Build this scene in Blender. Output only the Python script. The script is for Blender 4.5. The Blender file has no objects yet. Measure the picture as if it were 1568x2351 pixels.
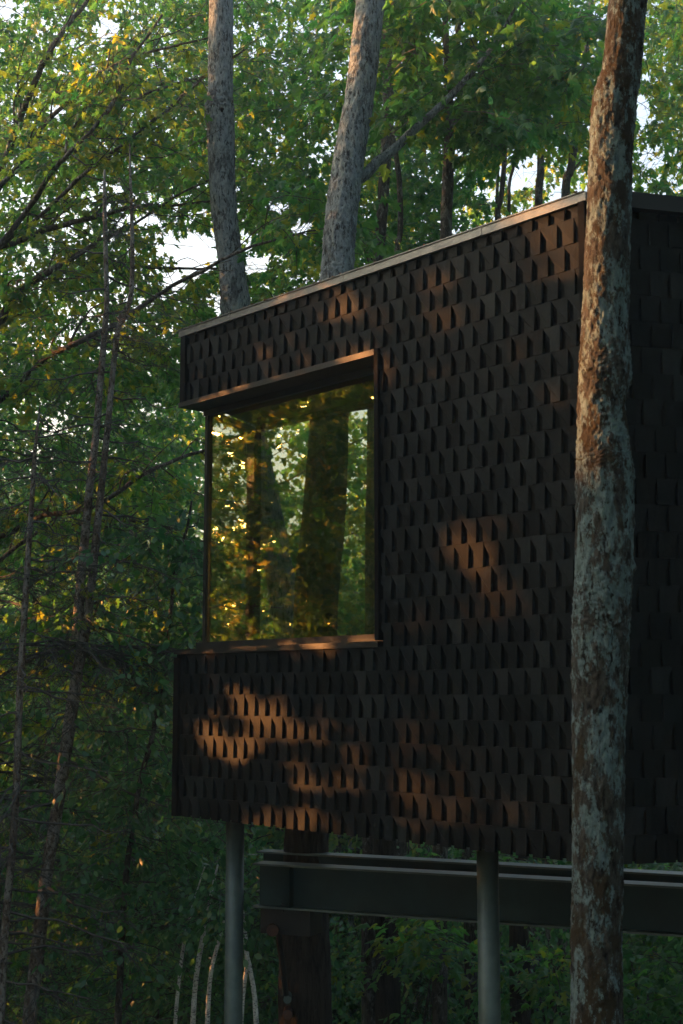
import bpy, math, random
import numpy as np
from mathutils import Vector
R = math.radians
rng = np.random.default_rng(7)
random.seed(7)
sc = bpy.context.scene
col = sc.collection

# ------------------------------------------------------------------ camera
FPX, PITCH = 3134.0, 0.1324          # focal length in px of a 1568x2351 frame, upward pitch
cam_d = bpy.data.cameras.new("camera")
cam = bpy.data.objects.new("camera", cam_d); col.objects.link(cam)
cam.location = (0, 0, 0)
cam.rotation_euler = (R(90) + PITCH, 0, 0)
cam_d.sensor_fit = 'VERTICAL'; cam_d.sensor_height = 36; cam_d.sensor_width = 24
cam_d.lens = FPX / 2351 * 36
cam_d.clip_start = 0.05; cam_d.clip_end = 1000
cam_d.dof.use_dof = True; cam_d.dof.focus_distance = 11.5; cam_d.dof.aperture_fstop = 5.6
sc.camera = cam

# ------------------------------------------------------------------ light
SUN_AZ, SUN_EL = 74.0, 9.0          # degrees left of the view direction, elevation
EXPOSURE = 2.72
SKY = 0.15
sun_v = Vector((-math.sin(R(SUN_AZ)) * math.cos(R(SUN_EL)), math.cos(R(SUN_AZ)) * math.cos(R(SUN_EL)), math.sin(R(SUN_EL))))
w = bpy.data.worlds.new("World"); sc.world = w; w.use_nodes = True
nt = w.node_tree; nt.nodes.clear()
sky = nt.nodes.new("ShaderNodeTexSky"); sky.sky_type = 'NISHITA'; sky.sun_disc = False
sky.sun_elevation = R(SUN_EL); sky.sun_rotation = R(-SUN_AZ)
sky.air_density = 1.0; sky.dust_density = 6.5; sky.ozone_density = 1.6
bg = nt.nodes.new("ShaderNodeBackground"); bg.inputs['Strength'].default_value = SKY
wo = nt.nodes.new("ShaderNodeOutputWorld")
nt.links.new(sky.outputs[0], bg.inputs[0]); nt.links.new(bg.outputs[0], wo.inputs[0])
sl = bpy.data.lights.new("sun", 'SUN'); sl.energy = 5.0; sl.angle = R(0.7); sl.color = (1.0, 0.385, 0.11)
so = bpy.data.objects.new("sun", sl); col.objects.link(so)
so.rotation_euler = sun_v.to_track_quat('Z', 'Y').to_euler(); so.location = (-20, 5, 12)
sc.view_settings.view_transform = 'Standard'; sc.view_settings.look = 'None'
sc.view_settings.exposure = EXPOSURE; sc.view_settings.gamma = 1
sc.cycles.max_bounces = 6; sc.cycles.transparent_max_bounces = 12
sc.cycles.diffuse_bounces = 3; sc.cycles.glossy_bounces = 3; sc.cycles.transmission_bounces = 4
sc.cycles.sample_clamp_indirect = 4.0
sc.cycles.use_denoising = True

CP, SP = math.cos(PITCH), math.sin(PITCH)
def at(px, py, Y):
    """world point seen at pixel (of the 1568x2351 photograph) at depth Y"""
    x = (px - 784) / FPX; y = (1175.5 - py) / FPX
    d = np.array([x, CP - y * SP, SP + y * CP])
    return d * (Y / d[1])

def ground_z(x, y):
    ys = [-60, -10, 1, 9, 20, 35, 60, 90, 150, 260]
    zs = [-1.2, -1.5, -1.9, -3.9, -7.0, -10.0, -10.5, -8.0, 6.0, 14.0]
    return np.interp(y, ys, zs) + 0.18 * np.sin(x * .35 + y * .21) + 0.12 * np.sin(x * .9 - y * .7)

# ------------------------------------------------------------------ mesh helpers
class MB:
    def __init__(s): s.V = []; s.F = []; s.T = []; s.n = 0
    def add(s, V, F, tint=None):
        V = np.asarray(V, float).reshape(-1, 3); F = np.asarray(F, int)
        s.V.append(V); s.F.append(F + s.n); s.n += len(V)
        s.T.append(np.zeros(len(V)) if tint is None else np.asarray(tint, float).reshape(-1))
    def box(s, c, hx, hy, hz, ax=(1, 0), rot=None):
        """box with centre c, half sizes along horizontal dir ax, its left normal, and z"""
        a = np.array([ax[0], ax[1], 0.0]); a /= np.linalg.norm(a); b = np.array([-a[1], a[0], 0]); z = np.array([0, 0, 1.0])
        c = np.asarray(c, float)
        V = [c + a * hx * i + b * hy * j + z * hz * k for k in (-1, 1) for j in (-1, 1) for i in (-1, 1)]
        s.add(V, [[0, 2, 3, 1], [4, 5, 7, 6], [0, 1, 5, 4], [2, 6, 7, 3], [0, 4, 6, 2], [1, 3, 7, 5]])
    def prism(s, poly, z0, z1):
        n = len(poly); V = [(p[0], p[1], z0) for p in poly] + [(p[0], p[1], z1) for p in poly]
        s.add(V, [[i, (i + 1) % n, n + (i + 1) % n, n + i] for i in range(n)])
        c = np.mean(np.array(poly), axis=0)
        s.add([(p[0], p[1], z1) for p in poly] + [(c[0], c[1], z1)], [[i, (i + 1) % n, n] for i in range(n)])
        s.add([(p[0], p[1], z0) for p in poly] + [(c[0], c[1], z0)], [[(i + 1) % n, i, n] for i in range(n)])
    def tube(s, pts, rad, k=8, cap=True, disp=None):
        pts = np.asarray(pts, float); rad = np.asarray(rad, float); N = len(pts)
        t = np.gradient(pts, axis=0); t /= np.linalg.norm(t, axis=1)[:, None] + 1e-9
        ref = np.array([1.0, 0, 0]) if abs(t[0][0]) < .8 else np.array([0, 1.0, 0])
        u = np.zeros_like(t); v = ref - t[0] * (ref @ t[0]); u[0] = v / np.linalg.norm(v)
        for i in range(1, N):
            v = u[i - 1] - t[i] * (u[i - 1] @ t[i]); u[i] = v / (np.linalg.norm(v) + 1e-9)
        b = np.cross(t, u); a = np.arange(k) * 2 * math.pi / k
        rr = rad[:, None] * np.ones((1, k))
        if disp is not None: rr = rr * (1 + disp(np.arange(N), a, pts))
        V = pts[:, None, :] + rr[:, :, None] * (np.cos(a)[None, :, None] * u[:, None, :] + np.sin(a)[None, :, None] * b[:, None, :])
        i = np.arange(N - 1)[:, None] * k; j = np.arange(k)[None, :]; j2 = (j + 1) % k
        F = np.stack([i + j, i + j2, i + k + j2, i + k + j], -1).reshape(-1, 4)
        s.add(V.reshape(-1, 3), F)
        if cap:
            m = s.n
            s.add([pts[-1]], np.zeros((0, 3), int)); base = m - k
            s.F.append(np.array([[base + q, base + (q + 1) % k, m] for q in range(k)]))
    def cyl(s, a, b, r, k=16):
        a = np.asarray(a, float); b = np.asarray(b, float)
        m = s.n; s.tube([a, b], [r, r], k)
        s.add([a], np.zeros((0, 3), int))
        s.F.append(np.array([[m + (q + 1) % k, m + q, s.n - 1] for q in range(k)]))
    def build(s, name, mat, parent=None, smooth=False, loc=None):
        me = bpy.data.meshes.new(name)
        V = np.concatenate(s.V) if s.V else np.zeros((0, 3))
        if loc is not None: V = V - np.asarray(loc)
        Fs = [f for f in s.F if len(f)]
        me.vertices.add(len(V)); me.vertices.foreach_set('co', V.astype(np.float32).ravel())
        nl = sum(f.size for f in Fs); npoly = sum(len(f) for f in Fs)
        me.loops.add(nl); me.polygons.add(npoly)
        me.loops.foreach_set('vertex_index', np.concatenate([f.ravel() for f in Fs]).astype(np.int32))
        tot = np.concatenate([np.full(len(f), f.shape[1]) for f in Fs])
        st = np.concatenate([[0], np.cumsum(tot)[:-1]])
        me.polygons.foreach_set('loop_start', st.astype(np.int32))
        at_ = me.attributes.new('tint', 'FLOAT', 'POINT'); at_.data.foreach_set('value', np.concatenate(s.T).astype(np.float32))
        me.update(calc_edges=True)
        me.polygons.foreach_set('use_smooth', np.full(npoly, bool(smooth)))
        me.materials.append(mat)
        o = bpy.data.objects.new(name, me); col.objects.link(o)
        if parent is not None: o.parent = parent
        return o

def tag(o, label=None, cat=None, group=None, kind=None):
    if label: o['label'] = label
    if cat: o['category'] = cat
    if group: o['group'] = group
    if kind: o['kind'] = kind
    return o
def empty(name, loc, label, cat, group=None):
    o = bpy.data.objects.new(name, None); col.objects.link(o); o.location = tuple(loc)
    o.empty_display_size = .2
    return tag(o, label, cat, group)
def copy_tree(o, parent=None):
    c = o.copy(); col.objects.link(c); c.parent = parent
    for ch in list(kids.get(o.name, [])): 
        copy_tree(ch, c)
    return c
kids = {}
def reg(o):
    kids[o.name] = [c for c in bpy.data.objects if c.parent == o]
    return o

def smooth_path(P, n):
    """Catmull-Rom through the points of P (any number of columns), n samples"""
    P = np.asarray(P, float); m = len(P)
    if m < 3:
        t = np.linspace(0, 1, n)[:, None]; return P[0] * (1 - t) + P[-1] * t
    Q = np.vstack([2 * P[0] - P[1], P, 2 * P[-1] - P[-2]])
    t = np.linspace(0, m - 1 - 1e-6, n); i = t.astype(int); f = (t - i)[:, None]
    p0, p1, p2, p3 = Q[i], Q[i + 1], Q[i + 2], Q[i + 3]
    return .5 * ((2 * p1) + (-p0 + p2) * f + (2 * p0 - 5 * p1 + 4 * p2 - p3) * f ** 2 + (-p0 + 3 * p1 - 3 * p2 + p3) * f ** 3)

# ------------------------------------------------------------------ materials
def new_mat(name):
    m = bpy.data.materials.new(name); m.use_nodes = True; n = m.node_tree; n.nodes.clear()
    out = n.nodes.new('ShaderNodeOutputMaterial'); return m, n, out
def N(n, t, **k):
    x = n.nodes.new(t)
    for a, b in k.items(): setattr(x, a, b)
    return x
def L(n, a, b): n.links.new(a, b)
def ramp(n, fac, stops):
    r = N(n, 'ShaderNodeValToRGB'); L(n, fac, r.inputs[0]); e = r.color_ramp.elements
    while len(e) < len(stops): e.new(.5)
    for q, (p, c) in zip(e, stops): q.position = p; q.color = (*c, 1)
    return r.outputs[0]
def noise(n, vec, scale, detail=4, rough=.6):
    x = N(n, 'ShaderNodeTexNoise'); x.inputs['Scale'].default_value = scale; x.inputs['Detail'].default_value = detail
    x.inputs['Roughness'].default_value = rough
    if vec is not None: L(n, vec, x.inputs['Vector'])
    return x.outputs['Fac']
def mapping(n, scale, obj=True):
    tc = N(n, 'ShaderNodeTexCoord'); mp = N(n, 'ShaderNodeMapping'); mp.inputs['Scale'].default_value = scale
    L(n, tc.outputs['Object'], mp.inputs[0]); return mp.outputs[0]
def mix(n, fac, a, b):
    x = N(n, 'ShaderNodeMix', data_type='RGBA')
    if isinstance(fac, float): x.inputs[0].default_value = fac
    else: L(n, fac, x.inputs[0])
    for s_, v in ((6, a), (7, b)):
        if isinstance(v, tuple): x.inputs[s_].default_value = (*v, 1)
        else: L(n, v, x.inputs[s_])
    return x.outputs[2]

def leaf_mat(name, c0, c1, t0, t1, trans=.5, gloss=.35):
    m, n, out = new_mat(name)
    a = N(n, 'ShaderNodeAttribute', attribute_name='tint')
    oi = N(n, 'ShaderNodeObjectInfo')
    ad = N(n, 'ShaderNodeMath', operation='ADD'); L(n, a.outputs['Fac'], ad.inputs[0])
    ml = N(n, 'ShaderNodeMath', operation='MULTIPLY_ADD'); L(n, oi.outputs['Random'], ml.inputs[0]); ml.inputs[1].default_value = .4; ml.inputs[2].default_value = -.2
    L(n, ml.outputs[0], ad.inputs[1])
    y1 = (min(.45, t1[0] * 2.3), t1[1] * 1.08, t1[2] * .5); cd = ramp(n, ad.outputs[0], [(0, c0), (.75, c1), (1, (c1[0] * 1.9, c1[1] * 1.1, c1[2] * .7))]); ct = ramp(n, ad.outputs[0], [(0, t0), (.62, t1), (.88, y1)])
    p = N(n, 'ShaderNodeBsdfPrincipled'); L(n, cd, p.inputs['Base Color']); p.inputs['Roughness'].default_value = .4
    p.inputs['Specular IOR Level'].default_value = gloss
    tr = N(n, 'ShaderNodeBsdfTranslucent'); L(n, ct, tr.inputs[0])
    mx = N(n, 'ShaderNodeMixShader'); mx.inputs[0].default_value = trans
    L(n, p.outputs[0], mx.inputs[1]); L(n, tr.outputs[0], mx.inputs[2]); L(n, mx.outputs[0], out.inputs[0])
    return m

def bark_mat(name, dark, mid, pale, cover=.5, vscale=.22, bump=.5, moss=None, scale=1.0):
    m, n, out = new_mat(name)
    v = mapping(n, (1, 1, vscale)); v2 = mapping(n, (1, 1, .5))
    f1 = noise(n, v, 42 * scale, 8, .72); f2 = noise(n, v2, 9 * scale, 9, .78); f3 = noise(n, v, 110 * scale, 3, .6)
    c1 = ramp(n, f1, [(.35, dark), (.55, mid), (.75, tuple(min(1, k * 1.5) for k in mid))])
    k = ramp(n, f2, [(.63 - cover * .3, (0, 0, 0)), (.665 - cover * .3, (1, 1, 1))])
    f4 = noise(n, v2, 40 * scale, 4, .7)
    pc = ramp(n, f4, [(.35, tuple(q * .55 for q in pale)), (.6, pale)])
    c = mix(n, k, c1, pc)
    cr = ramp(n, f1, [(.40, (0, 0, 0)), (.46, (1, 1, 1))])
    c = mix(n, cr, dark, c)
    if moss:
        f5 = noise(n, v2, 6 * scale, 9, .8); mk = ramp(n, f5, [(.53, (0, 0, 0)), (.555, (1, 1, 1))])
        c = mix(n, mk, c, moss)
    p = N(n, 'ShaderNodeBsdfPrincipled'); L(n, c, p.inputs['Base Color']); p.inputs['Roughness'].default_value = .85
    p.inputs['Specular IOR Level'].default_value = .2
    b = N(n, 'ShaderNodeBump'); b.inputs['Strength'].default_value = bump; b.inputs['Distance'].default_value = .03
    ma = N(n, 'ShaderNodeMath', operation='MULTIPLY_ADD'); L(n, f3, ma.inputs[0]); ma.inputs[1].default_value = .4; L(n, f1, ma.inputs[2])
    L(n, ma.outputs[0], b.inputs['Height']); L(n, b.outputs[0], p.inputs['Normal'])
    L(n, p.outputs[0], out.inputs[0]); return m

def plain_mat(name, c0, c1, rough=.5, scale=6, metal=0.0, bump=.1, spec=.5, detail=5, vs=1.0):
    m, n, out = new_mat(name); v = mapping(n, (1, 1, vs))
    f = noise(n, v, scale, detail, .65); c = ramp(n, f, [(.3, c0), (.7, c1)])
    p = N(n, 'ShaderNodeBsdfPrincipled'); L(n, c, p.inputs['Base Color']); p.inputs['Roughness'].default_value = rough
    p.inputs['Metallic'].default_value = metal; p.inputs['Specular IOR Level'].default_value = spec
    if name == 'black_shingle':
        a_ = N(n, 'ShaderNodeAttribute', attribute_name='tint'); tv = ramp(n, a_.outputs['Fac'], [(0, (.6, .6, .6)), (.85, (1.15, 1.15, 1.15)), (1, (1.9, 1.8, 1.7))])
        mm = N(n, 'ShaderNodeMix', data_type='RGBA', blend_type='MULTIPLY'); mm.inputs[0].default_value = 1; L(n, c, mm.inputs[6]); L(n, tv, mm.inputs[7]); L(n, mm.outputs[2], p.inputs['Base Color'])
    f2 = noise(n, v, scale * 9, 3, .6); b = N(n, 'ShaderNodeBump'); b.inputs['Strength'].default_value = bump; b.inputs['Distance'].default_value = .01
    L(n, f2, b.inputs['Height']); L(n, b.outputs[0], p.inputs['Normal']); L(n, p.outputs[0], out.inputs[0]); return m

def glass_mat(name, refl=.30, wav=.0012, tint=(1, .74, .30)):
    m, n, out = new_mat(name)
    tr = N(n, 'ShaderNodeBsdfTransparent'); tr.inputs[0].default_value = (.95, .98, .94, 1)
    g = N(n, 'ShaderNodeBsdfGlossy'); g.inputs['Roughness'].default_value = 0.0; g.inputs[0].default_value = (*tint, 1)
    lw = N(n, 'ShaderNodeLayerWeight'); lw.inputs['Blend'].default_value = .5
    pw_ = N(n, 'ShaderNodeMath', operation='POWER'); L(n, lw.outputs['Facing'], pw_.inputs[0]); pw_.inputs[1].default_value = 3.5
    ma = N(n, 'ShaderNodeMath', operation='MULTIPLY_ADD'); L(n, pw_.outputs[0], ma.inputs[0]); ma.inputs[1].default_value = .7; ma.inputs[2].default_value = refl
    v = mapping(n, (1, 1, .6)); f = noise(n, v, 2.2, 2, .5)
    b = N(n, 'ShaderNodeBump'); b.inputs['Strength'].default_value = 1; b.inputs['Distance'].default_value = wav; L(n, f, b.inputs['Height'])
    L(n, b.outputs[0], g.inputs['Normal'])
    mx = N(n, 'ShaderNodeMixShader'); L(n, ma.outputs[0], mx.inputs[0]); L(n, tr.outputs[0], mx.inputs[1]); L(n, g.outputs[0], mx.inputs[2])
    L(n, mx.outputs[0], out.inputs[0]); return m

M = {}
M['maple'] = leaf_mat('maple_leaf', (.018, .06, .02), (.038, .12, .036), (.035, .2, .04), (.16, .39, .06), .55)
M['beech'] = leaf_mat('ovate_leaf', (.028, .10, .042), (.06, .17, .065), (.045, .2, .06), (.15, .36, .09), .45, .6)
M['far'] = leaf_mat('far_leaf', (.02, .065, .024), (.045, .13, .04), (.04, .21, .045), (.17, .39, .07), .55)
M['needle'] = leaf_mat('needles', (.018, .045, .02), (.045, .085, .035), (.02, .05, .015), (.06, .09, .02), .2, .2)
M['deadneedle'] = leaf_mat('dry_twigs', (.10, .055, .03), (.18, .10, .05), (.1, .05, .02), (.2, .1, .03), .2, .1)
M['grass'] = leaf_mat('undergrowth', (.02, .05, .015), (.05, .10, .03), (.04, .1, .01), (.12, .2, .03), .4)
M['bark_grey'] = bark_mat('bark_grey', (.02, .021, .022), (.092, .106, .112), (.22, .26, .27), .62, .28, 1.0)
M['bark_near'] = bark_mat('bark_near', (.012, .011, .009), (.058, .056, .05), (.16, .235, .245), .5, .42, 1.0, (.034, .027, .016), 1.0)
M['bark_brown'] = bark_mat('bark_brown', (.008, .006, .005), (.034, .027, .022), (.08, .07, .06), .1, .13, 1.0, None, .8)
M['bark_dark'] = bark_mat('bark_dark', (.02, .016, .013), (.07, .06, .05), (.18, .18, .165), .35, .3, .6)
M['bark_spruce'] = bark_mat('bark_spruce', (.03, .022, .018), (.12, .095, .075), (.24, .23, .21), .5, .8, .6)
M['bark_birch'] = bark_mat('bark_birch', (.02, .02, .02), (.6, .6, .56), (.75, .75, .7), .7, 2.2, .2)
M['twig'] = plain_mat('twig_wood', (.026, .026, .024), (.08, .078, .073), .9, 12)
M['shingle'] = plain_mat('black_shingle', (.0050, .0072, .0086), (.0125, .0150, .0162), .65, 5, 0, .35, .06, 8, .5)
M['backing'] = plain_mat('black_backing', (.003, .003, .0035), (.005, .005, .0055), .9, spec=.1)
M['trim'] = plain_mat('black_metal_trim', (.008, .0095, .010), (.016, .018, .018), .5, 8, 0, .15, .3)
M['cap'] = plain_mat('roof_edge_metal', (.06, .072, .08), (.13, .14, .145), .42, 9, .3, .2)
M['galv'] = plain_mat('galvanised_steel', (.045, .068, .066), (.09, .125, .12), .5, 5, .3, .08)
M['web'] = plain_mat('shaded_beam_steel', (.003, .015, .017), (.012, .038, .041), .55, 2.2, 0, .08, .25)  # the beam web's shade is put into this darker steel colour
M['darksteel'] = plain_mat('dark_steel', (.005, .006, .007), (.012, .0135, .014), .6, 8, .1)
M['rust'] = plain_mat('rusty_steel', (.03, .014, .009), (.09, .035, .02), .6, 20, .3)
M['wood_in'] = plain_mat('interior_wood', (.05, .03, .02), (.11, .065, .04), .6, 3, 0, .05, .4, 5, 6)
M['glass'] = glass_mat('window_glass')
M['glass_back'] = glass_mat('rear_glass', .02)
M['ground'] = plain_mat('forest_floor', (.03, .024, .015), (.09, .07, .045), .95, 3, 0, .8, .2)

# ------------------------------------------------------------------ leaves
MAPLE = np.array([(0, 0), (.38, -.03), (.24, .22), (.54, .50), (.22, .47), (.18, .72), (0, 1.0),
                  (-.18, .72), (-.22, .47), (-.54, .50), (-.24, .22), (-.38, -.03)])
STAR = np.array([(0, 0), (.42, .1), (.25, .35), (.45, .65), (0, 1.0), (-.45, .65), (-.25, .35), (-.42, .1)])
OVATE = np.array([(0, 0), (.26, .28), (.24, .6), (0, 1.0), (-.24, .6), (-.26, .28)])
SHAPES = {'maple': (MAPLE, (0, .38), .06), 'star': (STAR, (0, .4), .08), 'ovate': (OVATE, (0, .45), -.07)}
def unit(v): return v / (np.linalg.norm(v, axis=-1, keepdims=True) + 1e-9)
def add_leaves(mb, pos, axis, nrm, size, shape, tint):
    """pos (n,3) leaf bases, axis leaf direction, nrm approximate normal"""
    out, c, lift = SHAPES[shape]; k = len(out); n = len(pos)
    if n == 0: return
    axis = unit(axis); side = unit(np.cross(axis, nrm)); up = np.cross(side, axis)
    P2 = np.vstack([out, [c]]); h = np.zeros(k + 1); h[-1] = lift
    h[:k] = -np.abs(out[:, 0]) * .22 - (out[:, 1] ** 2) * .10
    V = pos[:, None] + size[:, None, None] * (P2[None, :, 0:1] * side[:, None] + P2[None, :, 1:2] * axis[:, None] + h[None, :, None] * up[:, None])
    F = np.array([[k, i, (i + 1) % k] for i in range(k)])
    FF = (np.arange(n)[:, None, None] * (k + 1) + F[None]).reshape(-1, 3)
    mb.add(V.reshape(-1, 3), FF, np.repeat(tint, k + 1))

def leafy(mb, tw, centers, dirs, length, nleaf, size, shape, flat=.35, droop=.35, rg=None, keep=None, tint0=0.5, twig_r=.006):
    """sprays: a twig from each centre along dirs with leaves held out on both sides"""
    rg = rg or rng
    m = len(centers); dirs = unit(np.asarray(dirs, float)); centers = np.asarray(centers, float)
    length = np.broadcast_to(length, (m,))
    # positions along each twig, in a flattened fan
    t = rg.uniform(.1, 1.05, (m, nleaf)); sidev = unit(np.cross(dirs, [0, 0, 1.0]) + 1e-4)
    lat = rg.normal(0, .33, (m, nleaf)) * (.35 + .65 * np.sin(np.clip(t, 0, 1) * math.pi * .85))
    ver = rg.normal(0, .10, (m, nleaf))
    sag = -droop * .5 * t ** 2
    P = centers[:, None] + length[:, None, None] * (t[..., None] * dirs[:, None] + lat[..., None] * sidev[:, None] + (ver + sag)[..., None] * np.array([0, 0, 1.0]))
    ax = dirs[:, None] * .8 + np.sign(lat)[..., None] * sidev[:, None] * rg.uniform(.3, 1.2, (m, nleaf))[..., None] + rg.normal(0, .35, (m, nleaf, 3))
    ax[..., 2] -= droop * rg.uniform(.3, 2.2, (m, nleaf))
    nr = np.array([0, 0, 1.0]) + rg.normal(0, flat, (m, nleaf, 3))
    sz = size * rg.uniform(.65, 1.25, (m, nleaf)); tn = np.clip(rg.normal(tint0, .22, (m, nleaf)) + rg.normal(0, .12, (m, 1)), 0, 1)
    P, ax, nr, sz, tn = P.reshape(-1, 3), ax.reshape(-1, 3), nr.reshape(-1, 3), sz.ravel(), tn.ravel()
    if keep is not None:
        k = keep(P); P, ax, nr, sz, tn = P[k], ax[k], nr[k], sz[k], tn[k]
    add_leaves(mb, P, ax, nr, sz, shape, tn)
    if tw is not None:
        s_ = np.linspace(0, 1, 4)
        for i in range(m):
            Lg = length[i]
            q = centers[i] + Lg * (s_[:, None] * dirs[i] + np.array([0, 0, 1.0]) * (-droop * .5 * s_ ** 2)[:, None])
            tw.tube(q, np.linspace(twig_r, twig_r * .3, 4), 3, cap=False)
            for sg in (-1, 1):
                a = q[1 + (sg > 0)]; d = unit(dirs[i] * .7 + sidev[i] * sg * .8)
                tw.tube([a, a + d * Lg * .3, a + d * Lg * .5 - np.array([0, 0, .1 * Lg])], [twig_r * .6, twig_r * .4, twig_r * .2], 3, cap=False)

# ------------------------------------------------------------------ bark relief for tubes
def relief(amp=.06, seed=0, freq=1.0, ridges=9, fine=0.0):
    r = np.random.default_rng(seed); ph = r.uniform(0, 6.28, 12)
    def f(i, a, pts):
        z = pts[:, 2][:, None] * freq; a = a[None, :]
        d = .5 * np.sin(2 * a + 1.7 * z + ph[0]) + .5 * np.sin(a + 2.9 * z + ph[1]) + .35 * np.sin(3 * a - 5.1 * z + ph[2])
        d = d + .3 * np.sin(ridges * a + 2.2 * np.sin(3 * z + ph[3])) + .25 * np.sin((ridges + 6) * a + 3 * np.sin(7 * z + ph[4]) + ph[5])
        d = d + .25 * np.sin(5 * a + 17 * z + ph[6]) + .18 * np.sin(7 * a - 31 * z + ph[7])
        n_ = r.normal(0, 1, d.shape)
        for _ in range(3): n_ = (n_ + np.roll(n_, 1, 0) + np.roll(n_, -1, 0) + np.roll(n_, 1, 1) * .5 + np.roll(n_, -1, 1) * .5) / 4 * 1.35
        return amp * d + fine * n_
    return f

def trunk_from_px(mb, rows, depth, k=20, n=60, amp=.04, seed=0, fine=0.0, base=True, bumps=(), depth2=None):
    """rows: (px, py, width px) top to bottom at given depth; extends to the ground"""
    P = []
    for i, (x, y, wd) in enumerate(rows):
        d = depth if depth2 is None else depth + (depth2 - depth) * i / (len(rows) - 1)
        p = at(x, y, d); P.append([*p, wd / 2 * d / FPX * 1.0])
    if base:
        p = P[-1]; q = P[-2]; g = ground_z(p[0], p[1]) - .15
        if p[2] > g + .3:
            sl_ = (p[0] - q[0]) / (p[2] - q[2] + 1e-6); sl_ = max(-.12, min(.12, sl_))
            P.append([p[0] + sl_ * .5 * (g - p[2]) * .6, p[1], (p[2] + g) / 2, p[3] * 1.05]); P.append([p[0] + sl_ * (g - p[2]) * .6, p[1], g, p[3] * 1.35])
    P = smooth_path(P, n)
    dp = relief(amp, seed, fine=fine)
    def d2(i, a, pts):
        d = dp(i, a, pts)
        for (z, ang, wz, wa, h) in bumps:
            d = d + h * np.exp(-((pts[:, 2][:, None] - z) / wz) ** 2) * np.exp(-(((a[None] - ang + math.pi) % (2 * math.pi) - math.pi) / wa) ** 2)
        return d
    mb.tube(P[::-1, :3], np.clip(P[::-1, 3], .002, None), k, disp=d2)
    return P

# ------------------------------------------------------------------ ground
def build_ground():
    xs = np.concatenate([np.linspace(-220, -30, 20), np.linspace(-28, 28, 57), np.linspace(30, 220, 20)])
    ys = np.concatenate([np.linspace(-80, -6, 12), np.linspace(-5, 40, 60), np.linspace(42, 300, 40)])
    X, Y = np.meshgrid(xs, ys); Z = ground_z(X, Y) + rng.normal(0, .04, X.shape)
    V = np.stack([X, Y, Z], -1).reshape(-1, 3); nx = len(xs)
    i = np.arange(len(ys) - 1)[:, None] * nx; j = np.arange(nx - 1)[None]
    F = np.stack([i + j, i + j + 1, i + nx + j + 1, i + nx + j], -1).reshape(-1, 4)
    mb = MB(); mb.add(V, F); tag(mb.build('ground', M['ground'], smooth=True), kind='structure')
build_ground()

# ------------------------------------------------------------------ cabin
TH = R(41.45)
U = np.array([math.sin(TH), -math.cos(TH)])            # along the shingled window wall, left to right
NI = np.array([math.cos(TH), math.sin(TH)])            # into the cabin
A = at(411, 1500, 10.0)[:2]
LEN = 3.80; Z0, Z1 = -0.865, 2.65; ZS, ZH = 0.284, 2.151; HOLE = 2.14
COURSE = (ZH - Z0) / 21
B = A + U * LEN
U2 = unit(np.array([.965, .26])); C = B + U2 * 3.6
N2 = np.array([U2[1], -U2[0]])                          # outward of the right wall
def W(s, z, out=0.0):
    p = A + U * s - NI * out; return np.array([p[0], p[1], z])
cabin = empty('cabin', (B[0], B[1], Z0), 'black shingled treehouse cabin on steel posts with one big corner window', 'cabin')
def cb(mb, name, mat, parent=cabin, **k):
    o = mb.build(name, mat, **k); o.parent = parent
    if parent is cabin: o.matrix_parent_inverse = cabin_inv
    return o
bpy.context.view_layer.update(); cabin_inv = cabin.matrix_world.inverted()

def shingles(origin, u, outn, length, z0, z1, course, pitch, hole=None, mirror=False, seed=1, gap=.32):
    """courses of butted tiles, each with one lower corner bent inwards"""
    mb = MB(); r = np.random.default_rng(seed); u = np.array([u[0], u[1], 0]); o = np.array([outn[0], outn[1], 0]); og = np.array([origin[0], origin[1], 0])
    P = lambda s, z, d: og + u * s + o * d + np.array([0, 0, z])
    nr = int(math.ceil((z1 - z0) / course))
    for j in range(nr):
        zb = z0 + j * course; zt = min(zb + course, z1)
        off = (0 if j % 2 else .5) * pitch
        s = -off
        while s < length:
            pitch_j = pitch * (1 + r.uniform(-.02, .02))
            a, b = max(s, 0), min(s + pitch_j, length); s += pitch_j
            if b - a < .012: continue
            if hole and zb < hole[3] - .01 and zt > hole[2] + .01:
                if b <= hole[1] + .001 and a >= hole[0] - .001: continue
                if a < hole[1] < b: a = hole[1]
                if b - a < .012: continue
            d = .021 + r.uniform(-.002, .003); e_ = r.uniform(-.002, .002) * (j > 0); jz = r.uniform(-.003, .003) * (j > 0)
            h_ = zt - zb; cut = gap * pitch * r.uniform(.9, 1.15); zc1 = zt - h_ * r.uniform(.02, .14); zc2 = zc1 - h_ * r.uniform(.28, .46)
            full = (b - a) > pitch * .55 and s - pitch_j >= -.001
            if h_ < course * .8: zc1, zc2 = zt, zt - .01
            if not full: cut = min(cut, (b - a) * .35)
            w_ = b - a - .001; sg = 1.0
            if mirror: L_, R_, cut = a + w_, a, -cut
            else: L_, R_ = a, a + w_
            out_ = [(L_, zt, d - .004), (R_, zt, d - .004), (R_, zb + jz, d + (.0005 if mirror else .002) + e_ * (.4 if mirror else 1)), (L_ + cut, zb + jz, d - (.004 if mirror else .005) - abs(e_) * (.3 if mirror else 1)), (L_ + cut, zc2, d - (.004 if mirror else .006)), (L_, zc1, d - .004)]
            n_ = len(out_)
            pts = [P(x_, z_, d_) for x_, z_, d_ in out_]; bk = [P(x_, z_, 0) for x_, z_, d_ in out_]
            F3 = [[0, 5, 2], [0, 2, 1], [5, 4, 2], [4, 3, 2]]
            F4 = [[i, (i + 1) % n_, n_ + (i + 1) % n_, n_ + i] for i in range(n_)]
            m0 = mb.n; mb.add(pts + bk, F3, np.full(12, r.uniform())); mb.F.append(np.array(F4) + m0)
    return mb
PITCH_S = .1165
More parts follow.
